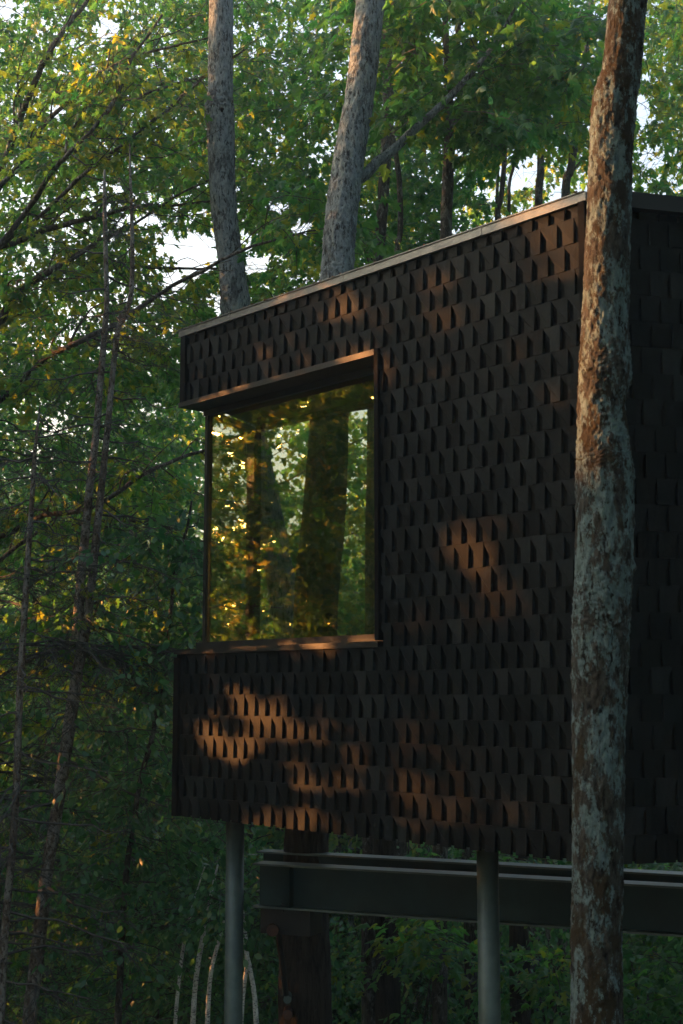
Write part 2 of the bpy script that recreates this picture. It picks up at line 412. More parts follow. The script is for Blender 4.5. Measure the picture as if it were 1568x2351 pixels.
cb(shingles(A, U, -NI, LEN, Z0, Z1, COURSE, PITCH_S, (-.1, HOLE, ZS, ZH)), 'shingle_cladding', M['shingle'])
o = cb(shingles(B, U2, N2, 3.6, Z0, Z1, COURSE * 1.0, PITCH_S * 1.05, None, True, 3, .16), 'shingle_cladding', M['shingle'])
# wall cores behind the tiles (2 mm behind), leaving the window open
mb = MB()
def slab(mb, s0, s1, z0, z1, o0, o1):
    c = (W(s0, z0, o0) + W(s1, z1, o1)) / 2
    mb.box(c, abs(s1 - s0) / 2, abs(o1 - o0) / 2, abs(z1 - z0) / 2, U)
slab(mb, 0.003, LEN - .01, Z0 + .01, ZS - .03, -.002, -.16)
slab(mb, 0.003, LEN - .01, ZH + .005, Z1 + .02, -.002, -.16)
slab(mb, HOLE + .035, LEN - .01, ZS - .03, ZH + .005, -.002, -.16)
cb(mb, 'front_wall', M['backing'])
mb = MB(); c = (B + C) / 2 - N2 * .08
mb.box((c[0], c[1], (Z0 + Z1) / 2 + .01), 1.75, .078, (Z1 - Z0) / 2, U2); cb(mb, 'side_wall', M['backing'])
# corner trims
mb = MB(); mbx = mb
p = W(.024, 0, .006); mb.box((p[0], p[1], (Z0 + ZS) / 2 - .012), .03, .035, (ZS - Z0) / 2 - .012, U)
cb(mb, 'corner_trim', M['backing']); mb = MB(); p = W(.045, 0, .006); mb.box((p[0], p[1], (ZH + Z1) / 2), .03, .035, (Z1 - ZH) / 2, U)
cb(mb, 'corner_trim', M['backing']); mb = MB(); p = W(LEN + .0, 0, .012); mb.box((p[0], p[1], (Z0 + Z1) / 2), .022, .032, (Z1 - Z0) / 2, U)
cb(mb, 'corner_trim', M['backing'])
# window surround
mb = MB()
slab(mb, -.02, HOLE + .02, ZS, ZS + .036, .035, -.22); cb(mb, 'window_sill', M['trim'])
mb = MB(); slab(mb, -.01, HOLE + .0, ZH - .038, ZH, .035, -.24); cb(mb, 'window_header', M['trim'])
mb = MB(); slab(mb, HOLE + .0, HOLE + .035, ZS + .0405, ZH - .002, .04, -.24); cb(mb, 'window_jamb', M['backing'])
# glass corner and far corner of the glazed bay
def on_ray(px, out):                                    # where the sight line of px crosses the plane at offset out
    k = (px - 784) / FPX / 1.0
    a = A - NI * out
    # x = k' * y with k' at the window's middle height
    d = at(px, 1200, 1.0); kk = d[0]
    s = (kk * a[1] - a[0]) / (U[0] - kk * U[1]); return s
GR = -.20
s1 = on_ray(474, GR); P1 = A + U * s1 - NI * GR
D = at(577, 1200, 10.75)[:2]
E1 = D + U * 1.72
G2 = C - N2 * 1.9
win = empty('corner_window', W(s1, ZS, GR), None, None); del_ = win; win.parent = cabin; win.matrix_parent_inverse = cabin_inv
bpy.context.view_layer.update(); win_inv = win.matrix_world.inverted()
def wb(mb, name, mat, **k):
    o = mb.build(name, mat, **k); o.parent = win; o.matrix_parent_inverse = win_inv; return o
ZF0, ZF1 = ZS + .0405, ZH - .038
def bar(mb, p, q, z0, z1, th):
    p = np.asarray(p, float); q = np.asarray(q, float); c = (p + q) / 2; d = q - p
    mb.box((c[0], c[1], (z0 + z1) / 2), np.linalg.norm(d) / 2, th / 2, (z1 - z0) / 2, d)
gr = A + U * (HOLE + .0) - NI * GR
mb = MB()
bar(mb, P1 - U * .05, gr - U * .002, ZF0, ZF0 + .05, .09); bar(mb, P1 - U * .012, gr - U * .003, ZF1 - .045, ZF1 - .001, .07)
bar(mb, P1 - U * .0, P1 + U * .032, ZF0 + .051, ZF1 - .046, .05)
bar(mb, gr - U * .03, gr - U * .004, ZF0 + .051, ZF1 - .046, .06)
bar(mb, P1 + U * .02 + unit(D - P1) * .06, D, ZF0 + .001, ZF0 + .045, .06); bar(mb, P1 + U * .02 + unit(D - P1) * .06, D, ZF1 - .04, ZF1 - .002, .06)
bar(mb, D - U * .02, D + U * .075, ZF0 + .046, ZF1 - .041, .07)
bar(mb, D + U * .08, E1, ZF0 + .001, ZF0 + .045, .06); bar(mb, D + U * .08, E1, ZF1 - .04, ZF1 - .002, .06)
wb(mb, 'window_frame', M['trim'])
mb = MB(); bar(mb, P1 + U * .033, gr - U * .031, ZF0 + .051, ZF1 - .046, .008); wb(mb, 'glass_pane', M['glass'])
e = unit(D - P1); mb = MB(); bar(mb, P1 + U * .02 + e * .07, D - e * .05, ZF0 + .046, ZF1 - .041, .008); wb(mb, 'glass_pane', M['glass_back'])
mb = MB(); bar(mb, D + U * .08, E1 - U * .01, ZF0 + .046, ZF1 - .041, .008); wb(mb, 'glass_pane', M['glass_back'])
# floor, ceiling and roof slabs follow the plan
def inset(p, d): return p
Ai = A + U * .04 + NI * .17; Bi = B - U * .05 + NI * .19
plan = [A + NI * .165 + U * .012, B + NI * .165 - U * .0 + U2 * .02 - N2 * .02, C - N2 * .17, G2, E1 + NI * .12, D + NI * .12 - U * .1]
mb = MB(); mb.prism(plan, Z0 + .03, Z0 + .28); cb(mb, 'floor', M['backing'])
mb = MB(); mb.prism(plan, ZH + .012, ZH + .08); cb(mb, 'ceiling', M['wood_in'])
mb = MB(); mb.prism([A + NI * .01 + U * .02, B - U * .02 + NI * .03, C - N2 * .02, G2, E1 + NI * .15, D + NI * .15 - U * .1], Z1 - .05, Z1 + .035); cb(mb, 'roof', M['darksteel'])
# rear and end walls below and above the glass, solid wall at the right
mb = MB()
def wallseg(p, q, z0, z1): bar(mb, p, q, z0, z1, .12)
wallseg(A + NI * .24 + U * .06, D - e * .05, Z0 + .29, ZF0 - .03); wallseg(D + U * .07, E1, Z0 + .29, ZF0 - .03)
wallseg(A + NI * .24 + U * .06, D - e * .05, ZH + .09, Z1 - .06); wallseg(D + U * .07, E1, ZH + .09, Z1 - .06)
wallseg(E1 + U * .07, G2, Z0 + .29, Z1 - .06); wallseg(G2 + U2 * .06, C - N2 * .18 + U2 * .06, Z0 + .29, Z1 - .06)
cb(mb, 'rear_wall', M['wood_in'])
mb = MB(); pw = A + U * (HOLE + .14) + NI * .19; bar(mb, pw, E1 + U * .12 - NI * .1, Z0 + .3, ZH, .05); cb(mb, 'partition', M['wood_in'])
# roof edge: a folded metal cap over both walls
mb = MB(); slab(mb, -.015, LEN + .03, Z1, Z1 + .05, .040, -.03)
slab(mb, -.015, LEN + .02, Z1 + .05, Z1 + .056, .048, -.12)
for q in np.arange(.6, LEN, 1.22): slab(mb, q, q + .03, Z1 + .002, Z1 + .058, .043, -.03)
cb(mb, 'roof_edge', M['cap'])
mb = MB(); r_ = np.random.default_rng(44); n = 420; P = np.array([W(a_, Z1 + .059 + c_, b_) for a_, b_, c_ in zip(r_.uniform(0, LEN, n), r_.uniform(-.1, .045, n), r_.uniform(0, .012, n))])
add_leaves(mb, P, r_.normal(0, 1, (n, 3)) * [1, 1, .25], np.array([0, 0, 1.0]) + r_.normal(0, .3, (n, 3)), r_.uniform(.012, .04, n), 'ovate', r_.uniform(0, 1, n))
o = cb(mb, 'leaf_litter', M['deadneedle']); o['kind'] = 'stuff'
mb = MB(); c = (B + C) / 2 + N2 * .035 + U2 * .04; mb.box((c[0], c[1], Z1 + .018), 1.78, .04, .045, U2); cb(mb, 'roof_edge', M['darksteel'])
# posts
def post(px, ytop, Y, dia, px2, lab):
    t = at(px, ytop, Y); b = at(px2, 2345, Y); sx = (b[0] - t[0]) / (b[2] - t[2]); g = ground_z(b[0], Y) - .2
    mb = MB(); base = np.array([t[0], Y, g]); top = np.array([t[0], Y, Z0 + .05])
    mb.cyl(base, top, dia / 2, 32)
    mb.box((t[0], Y, Z0 + .02), dia * .9, dia * .9, .008)
    o = cb(mb, 'post', M['galv'], smooth=False)
    o['label'] = lab
    return o
p1 = post(540, 1890, 9.95, .130, 533, 'left round galvanised post'); p2 = post(1119, 1960, 8.35, .131, 1125, 'right round galvanised post')
for o in (p1, p2):
    o.data.polygons.foreach_set('use_smooth', [len(p.vertices) == 4 and abs(p.normal.z) < .3 for p in o.data.polygons])

# ------------------------------------------------------------------ steel beams between trunk and cabin
def ibeam(p, q, ztop, h, wf, name, lab, stiff=None):
    p = np.asarray(p, float); q = np.asarray(q, float); d = unit(q - p); nrm = np.array([-d[1], d[0]])
    r = empty(name, (p[0], p[1], ztop - h), lab, 'steel beam', 'steel beams under the cabin')
    bpy.context.view_layer.update(); inv = r.matrix_world.inverted()
    parts = []
    def put(mb, nm, mat=M['galv']):
        o = mb.build(nm, mat); o.parent = r; o.matrix_parent_inverse = inv
    m_ = MB(); bar(m_, p, q, ztop - .014, ztop, wf); put(m_, 'flange')
    m_ = MB(); bar(m_, p, q, ztop - h, ztop - h + .014, wf); put(m_, 'flange')
    m_ = MB(); bar(m_, p + d * .02, q, ztop - h + .0145, ztop - .0145, .012); put(m_, 'web', M['web'])
    if stiff:
        for s_ in stiff:
            m_ = MB(); c = p + d * s_; bar(m_, c - nrm * (wf / 2 - .01) * 1, c + nrm * (wf / 2 - .01), ztop - h + .0145, ztop - .0145, .010); put(m_, 'stiffener', M['web'])
    return r, inv
pa = at(596, 1982, 10.55); pb = at(1568, 2034, 9.05)
BZ = (pa[2] + pb[2]) / 2
# both beams are level: solve depth on the flange line from a common height
def atz(px, py, z):
    d = at(px, py, 1.0); return d * (z / d[2])
BZ = at(784, 1984, 10.2)[2]
qa = atz(592, 1979, BZ)[:2]; qb = atz(1568, 2032, BZ)[:2]; dd = unit(qb - qa)
beam1, inv1 = ibeam(qa, qb + dd * 1.2, BZ, .315, .17, 'steel_beam', 'front galvanised steel beam with stiffener plate and bracket at its end', [.29])
ra = atz(784, 1962, BZ)[:2]; rb = atz(1568, 2005, BZ)[:2]; d3 = unit(rb - ra)
beam2, inv2 = ibeam(ra - d3 * .7 + 0, rb + d3 * 1.2, BZ + .001, .315, .17, 'steel_beam', 'rear steel beam running behind the dark trunk, only its upper flange showing', None)
print('BEAM', BZ, qa, qb, ra, rb)
T2Y = float((qa[1] + ra[1]) / 2 + .35)
# bracket with tree bolt
BX = at(705, 2100, qa[1])[:2]
br = empty('tree_bracket', (BX[0], BX[1], BZ - .5), 'black steel tree bracket bolted to the big trunk beneath the front beam', 'bracket')
bpy.context.view_layer.update(); brinv = br.matrix_world.inverted()
def bp(mb, nm, mat, **k):
    o = mb.build(nm, mat, **k); o.parent = br; o.matrix_parent_inverse = brinv; return o
zb_ = BZ - .315
yb = qa[1] - .02
m_ = MB(); q0 = at(640, 2120, yb); q1 = at(745, 2120, yb + .0)
m_.box(((q0[0] + q1[0]) / 2 - .075, yb + .03, zb_ - .10), .20, .11, .09, dd); bp(m_, 'bracket_box', M['darksteel'])
m_ = MB(); m_.box(((q0[0] + q1[0]) / 2 - .08, yb + .03, zb_ - .006), .19, .12, .005, dd); bp(m_, 'bracket_plate', M['galv'])
for px in (650, 692):
    c = at(px, 2085, yb - .06); m_ = MB(); m_.cyl((c[0], yb - .06, zb_ - .03), (c[0], yb - .06, zb_ + .05), .009, 10); m_.cyl((c[0], yb - .06, zb_ + .015), (c[0], yb - .06, zb_ + .032), .017, 6)
    bp(m_, 'bolt', M['darksteel'])
c = at(627, 2131, yb - .05); m_ = MB(); m_.cyl((c[0] - .01, yb - .02, c[2]), (c[0], yb - .13, c[2]), .030, 20)
m_.tube([(c[0], yb - .125, c[2]), (c[0], yb - .15, c[2])], [.044, .044], 20, cap=False); m_.cyl((c[0], yb - .149, c[2]), (c[0], yb - .132, c[2]), .043, 20)
bp(m_, 'pipe_end', M['rust'])
# diagonal strut down to the lower bolt on the trunk
c2 = at(660, 2300, T2Y - .28); m_ = MB()
m_.tube([(c[0] + .03, yb + .04, zb_ - .17), (c2[0] - .01, c2[1], c2[2] + .05)], [.022, .022], 10); bp(m_, 'strut', M['darksteel'])
for dz, rr in ((.02, .03), (-.09, .036)):
    m_ = MB(); m_.cyl((c2[0], T2Y - .1, c2[2] + dz), (c2[0], T2Y - .3, c2[2] + dz), rr, 14); bp(m_, 'tree_bolt', M['rust'] if dz < 0 else M['galv'])

# ------------------------------------------------------------------ hero trunks
def tree(name, base, label, cat='tree', group=None):
    r = empty(name, base, label, cat, group); bpy.context.view_layer.update(); r['_i'] = 1; del r['_i']; return r
def add_part(root, mb, nm, mat, smooth=True):
    o = mb.build(nm, mat, smooth=smooth, loc=root.location); o.parent = root; return o

HERO = {}
# near trunk in front of the cabin corner
near_rows = [((a + b) / 2, y, b - a) for a, b, y in [(1430, 1530, -260), (1396, 1489, 0), (1381, 1476, 150), (1357, 1464, 240), (1351, 1454, 350), (1346, 1451, 450),
    (1340, 1446, 600), (1334, 1444, 755), (1329, 1449, 852), (1328, 1436, 930), (1326, 1448, 1032), (1324, 1454, 1102), (1322, 1450, 1302), (1316, 1444, 1402), (1314, 1440, 1502),
    (1316, 1434, 1705), (1315, 1429, 1955), (1314, 1428, 2155), (1316, 1431, 2350)]]
NY = 5.9
b = at(1372, 2350, NY); t = tree('maple_tree', (b[0], NY, ground_z(b[0], NY)), 'nearest lichen-blotched maple trunk before the cabin corner, left edge lit orange')
mb = MB(); bz = lambda y: at(1390, y, NY)[2]
trunk_from_px(mb, near_rows, NY, 128, 900, .034, 3, fine=.028, bumps=[(bz(1100), 6.2, .05, .4, .05), (bz(870), 6.0, .05, .4, .05), (bz(1300), 6.1, .02, .25, .10)])
top = at(1480, -260, NY)
for a_, l_ in ((-.5, 2.6), (.9, 2.2), (2.2, 2.4)):
    mb.tube(smooth_path([(top[0], top[1], top[2] - .1), (top[0] + math.cos(a_) * l_ * .35, top[1] + math.sin(a_) * l_ * .35, top[2] + 1.2), (top[0] + math.cos(a_) * l_, top[1] + math.sin(a_) * l_, top[2] + 3)], 10), np.linspace(.09, .03, 10), 10)
add_part(t, mb, 'trunk', M['bark_near']); HERO['near'] = t

T1 = [(512, -160, 58), (508, 0, 58), (507, 120, 60), (506, 210, 60), (504, 245, 68), (506, 290, 66), (510, 420, 62), (519, 520, 60), (530, 600, 60), (536, 655, 66), (543, 710, 70), (553, 800, 66), (572, 950, 62), (600, 1100, 62), (630, 1250, 64), (655, 1400, 66), (680, 1600, 70), (700, 1900, 76), (708, 2350, 84)]
T1Y = 12.6
b = at(708, 2350, T1Y); t = tree('maple_tree', (b[0], T1Y, ground_z(b[0], T1Y)), 'pale grey maple trunk behind the left end of the roof, with a knot hole')
mb = MB(); tz = lambda y: at(505, y, T1Y)[2]
trunk_from_px(mb, T1, T1Y, 72, 640, .03, 5, fine=.03, bumps=[(tz(268), 3.3, .05, .5, .12), (tz(705), 3.3, .06, .6, .13)])
add_part(t, mb, 'trunk', M['bark_grey'])
kn = at(509, 252, T1Y - .115); mb = MB(); mb.tube([(kn[0] - .01, kn[1], kn[2] + .03), (kn[0], kn[1] + .0, kn[2]), (kn[0] + .005, kn[1], kn[2] - .04)], [.012, .03, .012], 10); add_part(t, mb, 'knot_hole', M['backing'])
HERO['T1'] = t
T2 = [(880, -160, 68), (856, -30, 70), (845, 60, 70), (828, 200, 72), (806, 330, 74), (792, 430, 76), (782, 520, 76), (776, 600, 76), (770, 700, 80), (757, 950, 90), (742, 1200, 98), (722, 1450, 100), (706, 1900, 100), (700, 2060, 104), (698, 2200, 112), (700, 2350, 116)]
b = at(700, 2350, T2Y); t = tree('maple_tree', (b[0], T2Y, ground_z(b[0], T2Y)), 'thick maple behind the roof middle, pale above, dark brown beside the steel beam')
mb = MB(); 
upper = T2[:10]; lower = T2[9:]
trunk_from_px(mb, upper, T2Y + .6, 72, 420, .035, 8, fine=.03, base=False, depth2=T2Y + .25)
limb = [(838, 402, 26), (866, 372, 24), (899, 348, 22), (949, 300, 20), (1009, 245, 17), (1064, 188, 15), (1105, 140, 12), (1150, 80, 10), (1190, 0, 8)]
Pl = np.array([[*at(x, y, T2Y + .5 + .05 * i), wd / 2 * (T2Y + .5) / FPX] for i, (x, y, wd) in enumerate(limb)])
Pl = np.vstack([[*at(800, 425, T2Y + .5), .05], Pl]); Pl = smooth_path(Pl, 60); mb.tube(Pl[:, :3], Pl[:, 3], 14, disp=relief(.05, 4, 2))
add_part(t, mb, 'trunk', M['bark_grey'])
mb = MB(); trunk_from_px(mb, lower, T2Y + .25, 72, 320, .045, 9, depth2=T2Y); add_part(t, mb, 'lower_trunk', M['bark_brown'])
HERO['T2'] = t
BR = {}
BR['T1'] = []; BR['T2'] = []
# slim trunks behind the roof, right half
slim = [
 ('R1', 15.5, [(888, -150, 24), (886, 50, 24), (886, 150, 26), (892, 250, 26), (886, 350, 27), (877, 500, 27), (868, 610, 28), (860, 900, 30), (855, 1200, 32), (850, 2000, 38)], 'dark slender maple just right of the thick pale trunk'),
 ('R1b', 15.0, [(893, 250, 8), (902, 310, 10), (909, 355, 12), (917, 425, 13), (919, 525, 13), (911, 600, 14), (905, 900, 16), (900, 1900, 20)], 'thin crooked sapling close beside the dark slender maple'),
 ('R2', 14.2, [(1020, -150, 13), (1021, 0, 14), (1024, 100, 16), (1029, 200, 20), (1033, 300, 26), (1029, 400, 27), (1023, 550, 28), (1018, 900, 30), (1010, 1900, 34)], 'dark forked maple above the middle of the roof slope'),
 ('R3', 17.5, [(1165, -150, 4), (1148, 60, 5), (1150, 250, 7), (1154, 300, 9), (1159, 350, 11), (1151, 450, 12), (1141, 520, 13), (1130, 900, 15), (1120, 1950, 18)], 'wavy thin trunk above the roof, leftmost of a close trio'),
 ('R3b', 18.5, [(1200, -150, 3), (1192, 150, 4), (1186, 340, 6), (1180, 380, 7), (1169, 425, 8), (1168, 510, 9), (1160, 1000, 12), (1150, 1950, 15)], 'thin trunk above the roof, rightmost of a close trio'),
 ('R3c', 19.0, [(1120, -150, 3), (1124, 120, 4), (1130, 300, 5), (1140, 350, 6), (1143, 400, 7), (1140, 490, 8), (1130, 1000, 11), (1125, 1950, 14)], 'thinnest trunk of the close trio above the roof'),
 ('R4', 18.0, [(1250, -150, 9), (1240, 150, 13), (1241, 315, 15), (1241, 400, 18), (1236, 475, 19), (1230, 900, 22), (1225, 1950, 28)], 'straight slim trunk against the bright gap near the roof top'),
 ('R5', 17.0, [(1372, -150, 10), (1345, 120, 14), (1330, 240, 16), (1320, 320, 18), (1310, 390, 19), (1298, 460, 21), (1290, 900, 24), (1285, 1950, 32)], 'leaning slim trunk just left of the nearest maple, above the roof'),
]
for nm, Y, rows, lab in slim:
    b = at(rows[-1][0], rows[-1][1], Y); t = tree('maple_tree' if nm in ('R1', 'R2', 'R5', 'R4') else 'young_tree', (b[0], Y, ground_z(b[0], Y)), lab, 'tree', 'slim trees behind the roof')
    mb = MB(); trunk_from_px(mb, rows, Y, 16, 160, .07, hash(nm) % 97 if False else len(nm) * 7 + int(Y * 10) % 50)
    if nm == 'R2':
        for br_ in ([(1032, 340, 12), (1045, 325, 12), (1060, 285, 10), (1079, 240, 9), (1095, 210, 8), (1130, 170, 6)], [(1029, 235, 12), (1045, 160, 13), (1051, 90, 13), (1054, 0, 12), (1058, -140, 9)], [(1040, 345, 6), (1060, 335, 5), (1085, 322, 4)]):
            q = smooth_path([[*at(x, y, Y - .1), wd / 2 * Y / FPX] for x, y, wd in br_], 30); mb.tube(q[:, :3], q[:, 3], 10, disp=relief(.06, 2))
    if nm == 'R1':
        q = smooth_path([[*at(x, y, Y), wd / 2 * Y / FPX] for x, y, wd in [(886, 150, 14), (905, 90, 12), (925, 50, 11), (945, 10, 10), (975, -60, 8)]], 24); mb.tube(q[:, :3], q[:, 3], 10)
        q = smooth_path([[*at(x, y, Y), wd / 2 * Y / FPX] for x, y, wd in [(862, 640, 14), (850, 600, 13), (835, 560, 11), (820, 530, 8)]], 20); mb.tube(q[:, :3], q[:, 3], 10)
    if nm == 'R5':
        for br_ in ([(1318, 330, 9), (1345, 290, 8), (1365, 240, 6)], [(1316, 390, 7), (1340, 365, 5), (1370, 350, 4)]):
            q = smooth_path([[*at(x, y, Y), wd / 2 * Y / FPX] for x, y, wd in br_], 16); mb.tube(q[:, :3], q[:, 3], 8)
    add_part(t, mb, 'trunk', M['bark_dark']); HERO[nm] = t
# trunks under the cabin
low = [
 ('B1', 15.0, [(880, 1500, 48), (882, 1920, 50), (886, 2080, 52), (891, 2200, 54), (892, 2350, 58)], 'dark brown trunk below the beam, right of the big bracketed trunk', 'bark_brown'),
 ('B1b', 17.0, [(920, 1500, 32), (916, 1930, 36), (905, 2100, 36), (900, 2350, 38)], 'dark trunk between cabin floor and rear beam, second from the big trunk', 'bark_dark'),
 ('B2', 19.0, [(972, 1500, 26), (973, 1940, 26), (985, 2100, 28), (999, 2210, 28), (1003, 2350, 30)], 'slim grey trunk left of the right steel post, under the cabin', 'bark_dark'),
 ('B3', 15.5, [(1075, 1500, 26), (1076, 2000, 28), (1079, 2120, 28), (1082, 2350, 30)], 'flaky trunk close against the left side of the right steel post', 'bark_dark'),
 ('B4', 14.5, [(1188, 1500, 38), (1190, 1960, 40), (1191, 2150, 42), (1195, 2350, 46)], 'brown trunk just right of the right steel post', 'bark_brown'),
 ('B5', 17.5, [(1262, 1500, 24), (1264, 2000, 26), (1268, 2200, 26), (1270, 2350, 28)], 'grey trunk with bare twigs beside the nearest maple, under the beam', 'bark_dark'),
 ('G1', 24.0, [(806, 1500, 12), (806, 1920, 13), (806, 2200, 14), (804, 2350, 15)], 'thin pale trunk right of the big bracketed trunk', 'bark_grey'),
 ('G2', 22.0, [(212, 1300, 13), (206, 1900, 16), (210, 2350, 18)], 'pale distant trunk low on the left between the spruces', 'bark_grey'),
 ('G3', 25.0, [(384, 1200, 12), (375, 1800, 14), (368, 2350, 16)], 'pale distant trunk left of the cabin wall', 'bark_grey'),
 ('G4', 24.0, [(470, 1890, 12), (472, 2100, 13), (470, 2350, 14)], 'pale distant trunk seen left of the left steel post', 'bark_grey'),
 ('G5', 21.0, [(228, 1850, 18), (226, 2100, 19), (222, 2350, 20)], 'bluish grey trunk low on the left', 'bark_grey'),
 ('G6', 27.0, [(1500, 1990, 16), (1505, 2350, 20)], 'distant trunk right of the nearest maple under the beam', 'bark_dark'),
]
for nm, Y, rows, lab, bm in low:
    b = at(rows[-1][0], rows[-1][1], Y); t = tree('forest_tree', (b[0], Y, ground_z(b[0], Y)), lab, 'tree', 'trunks low in the woods')
    mb = MB(); 
    if nm[0] == 'B': rows = [(rows[0][0] - 4, 900, rows[0][2] * .8)] + rows
    trunk_from_px(mb, rows, Y, 20, 120, .06, int(Y * 7)); add_part(t, mb, 'trunk', M[bm]); HERO[nm] = t

# ------------------------------------------------------------------ birch clump
for i, (rows, Y, lab) in enumerate([
    ([(470, 1990, 3), (448, 2060, 4), (432, 2120, 7), (420, 2180, 8), (410, 2260, 8), (402, 2350, 9)], 12.1, 'white birch stem far left of its clump, half hidden in leaves'),
    ([(500, 1985, 4), (483, 2060, 7), (466, 2150, 10), (455, 2210, 11), (448, 2270, 11), (443, 2350, 12)], 12.0, 'white birch stem left of the left steel post'),
    ([(540, 1990, 3), (524, 2070, 5), (510, 2135, 8), (494, 2190, 9), (482, 2250, 10), (476, 2350, 11)], 11.9, 'white birch stem bent against the left steel post'),
    ([(548, 1990, 3), (552, 2050, 5), (561, 2130, 9), (567, 2205, 10), (560, 2270, 9), (554, 2350, 9)], 11.8, 'white birch stem right of the left steel post, left branch of a fork'),
    ([(567, 2190, 8), (573, 2220, 10), (583, 2280, 11), (588, 2350, 12)], 11.8, 'white birch stem forking right towards the big dark trunk')]):
    b = at(rows[-1][0], 2350, Y); t = tree('birch_tree', (b[0], Y, ground_z(b[0], Y)), lab, 'birch', 'white birch stems under the cabin')
    mb = MB(); trunk_from_px(mb, rows, Y, 12, 120, .05, 20 + i)
    add_part(t, mb, 'trunk', M['bark_birch']); HERO['W%d' % i] = t

# ------------------------------------------------------------------ spruces on the left
def spruce_branches(tw, P, z_lo, z_hi, count, Lmax, seed, needle=None, nfrac=.2, dead=None):
    r = np.random.default_rng(seed)
    zs = np.linspace(z_lo, z_hi, count) + r.normal(0, .04, count)
    for q, z in enumerate(zs):
        if r.uniform() < .18 + .2 * math.sin(z * 3.1 + seed): continue
        i = int(np.argmin(np.abs(P[:, 2] - z))); c = P[i, :3]
        a = r.uniform(0, 2 * math.pi); Lg = Lmax * r.uniform(.45, 1.1) * (1 - .55 * (z - z_lo) / (z_hi - z_lo + .01))
        d = np.array([math.cos(a), math.sin(a) * .9, r.uniform(-.25, .12)]); s_ = np.linspace(0, 1, 7)
        side = unit(np.cross(d, [0, 0, 1.0])); wob = r.normal(0, .05)
        pts = c + Lg * (s_[:, None] * d + (wob * np.sin(s_ * 4))[:, None] * side + (-.18 * s_ ** 1.5 + .12 * s_ ** 3)[:, None] * np.array([0, 0, 1.0]))
        pts = pts + np.vstack([np.zeros(3), np.cumsum(r.normal(0, .022, (6, 3)), 0)]); brk = r.uniform() < .25
        if brk: pts = c + (pts - c) * r.uniform(.12, .35)
        tw.tube(pts, np.linspace(.011, .003, 7) * (.6 + .4 * Lg), 4, cap=False)
        m = 2 if brk else int(Lg * 17)
        for k in range(m):
            u_ = r.uniform(.12, 1); j = u_ * 6; j0 = min(int(j), 5); p = pts[j0] + (pts[j0 + 1] - pts[j0]) * (j - j0)
            sg = r.choice([-1, 1]); dd_ = unit(d * r.uniform(.2, .9) + side * sg * r.uniform(.4, 1) + np.array([0, 0, r.uniform(-.9, .15)]))
            l2 = r.uniform(.1, .5) * (1.1 - u_ * .5)
            cv = r.normal(0, .12, 3); cv[2] -= .12
            q_ = np.array([p, p + dd_ * l2 * .5 + cv * l2 * .3, p + dd_ * l2 + cv * l2])
            tw.tube(q_, [.0032, .0024, .0014], 3, cap=False)
            for w_ in range(3):
                b0 = q_[1] + (q_[2] - q_[1]) * r.uniform(-.7, .9); d4 = unit(dd_ + r.normal(0, .7, 3)); 
                tw.tube([b0, b0 + d4 * l2 * r.uniform(.25, .5)], [.0018, .001], 3, cap=False)
            if needle is not None and r.uniform() < nfrac:
                nn = 26; tt = r.uniform(.1, 1, nn)[:, None]; bp_ = q_[0] + (q_[2] - q_[0]) * tt
                ax = dd_ + r.normal(0, .8, (nn, 3)); needles(needle, bp_, ax, .028, r)
def needles(mb, P, ax, ln, r, wd=.0035):
    n = len(P); ax = unit(ax); sd = unit(np.cross(ax, r.normal(0, 1, (n, 3)))) * wd
    l_ = ln * r.uniform(.7, 1.3, (n, 1))
    V = np.stack([P - sd, P + sd, P + ax * l_], 1).reshape(-1, 3)
    mb.add(V, np.arange(3 * n).reshape(-1, 3), np.repeat(r.uniform(0, 1, n), 3))

SP1a = [(240, 390, 5), (240, 460, 9), (243, 600, 11), (245, 700, 13), (240, 762, 14), (220, 1002, 17), (205, 1127, 19), (186, 1330, 22), (176, 1477, 26)]
SP1b = [(298, 330, 3), (299, 400, 6), (303, 520, 9), (304, 610, 11), (298, 690, 12), (270, 762, 13), (245, 1002, 15), (227, 1177, 17), (203, 1400, 20), (185, 1500, 24), (172, 1580, 28), (160, 1660, 29), (145, 1765, 29), (125, 1900, 28), (105, 2020, 28), (90, 2150, 30), (68, 2350, 32)]
SY = 11.2
def spruce(rowsets, Y, label, seed, count, Lmax, nfrac, zrange, nm='spruce_tree'):
    b = at(rowsets[0][-1][0], 2350, Y); t = tree(nm, (b[0], Y, ground_z(b[0], Y)), label, 'spruce', 'spruces on the left')
    mb = MB(); tw = MB(); nd = MB(); Ps = []
    for i, rows in enumerate(rowsets): Ps.append(trunk_from_px(mb, rows, Y, 20, 260, .05, seed + i, base=(i == 0)))
    add_part(t, mb, 'trunk', M['bark_spruce'])
    for i, P in enumerate(Ps):
        spruce_branches(tw, P, at(0, zrange[1], Y)[2], at(0, zrange[0], Y)[2], count, Lmax, seed + 10 + i, nd, nfrac)
    add_part(t, tw, 'dead_branches', M['twig'], smooth=False); 
    if nd.V: add_part(t, nd, 'needles', M['needle'], smooth=False)
    return t
spruce([SP1b, SP1a], SY, 'forked spruce with two close reddish trunks and bare twiggy branches, left of the cabin', 31, 64, 1.35, .16, (430, 2350))
spruce([[(92, 930, 3), (85, 990, 7), (80, 1040, 9), (75, 1120, 11), (66, 1250, 13), (58, 1380, 14), (45, 1600, 16), (38, 1800, 17), (28, 1950, 17), (12, 2130, 18), (0, 2350, 20)]], 10.4, 'slender spruce with bare twigs near the left edge, patches of peeled pale bark', 41, 80, 1.2, .12, (960, 2350))
spruce([[(-22, 700, 10), (-20, 1000, 14), (-16, 1500, 18), (-10, 2000, 22), (-8, 2350, 24)]], 12.5, 'spruce whose bare branches reach in from beyond the left edge', 51, 60, 1.9, .15, (900, 2350))
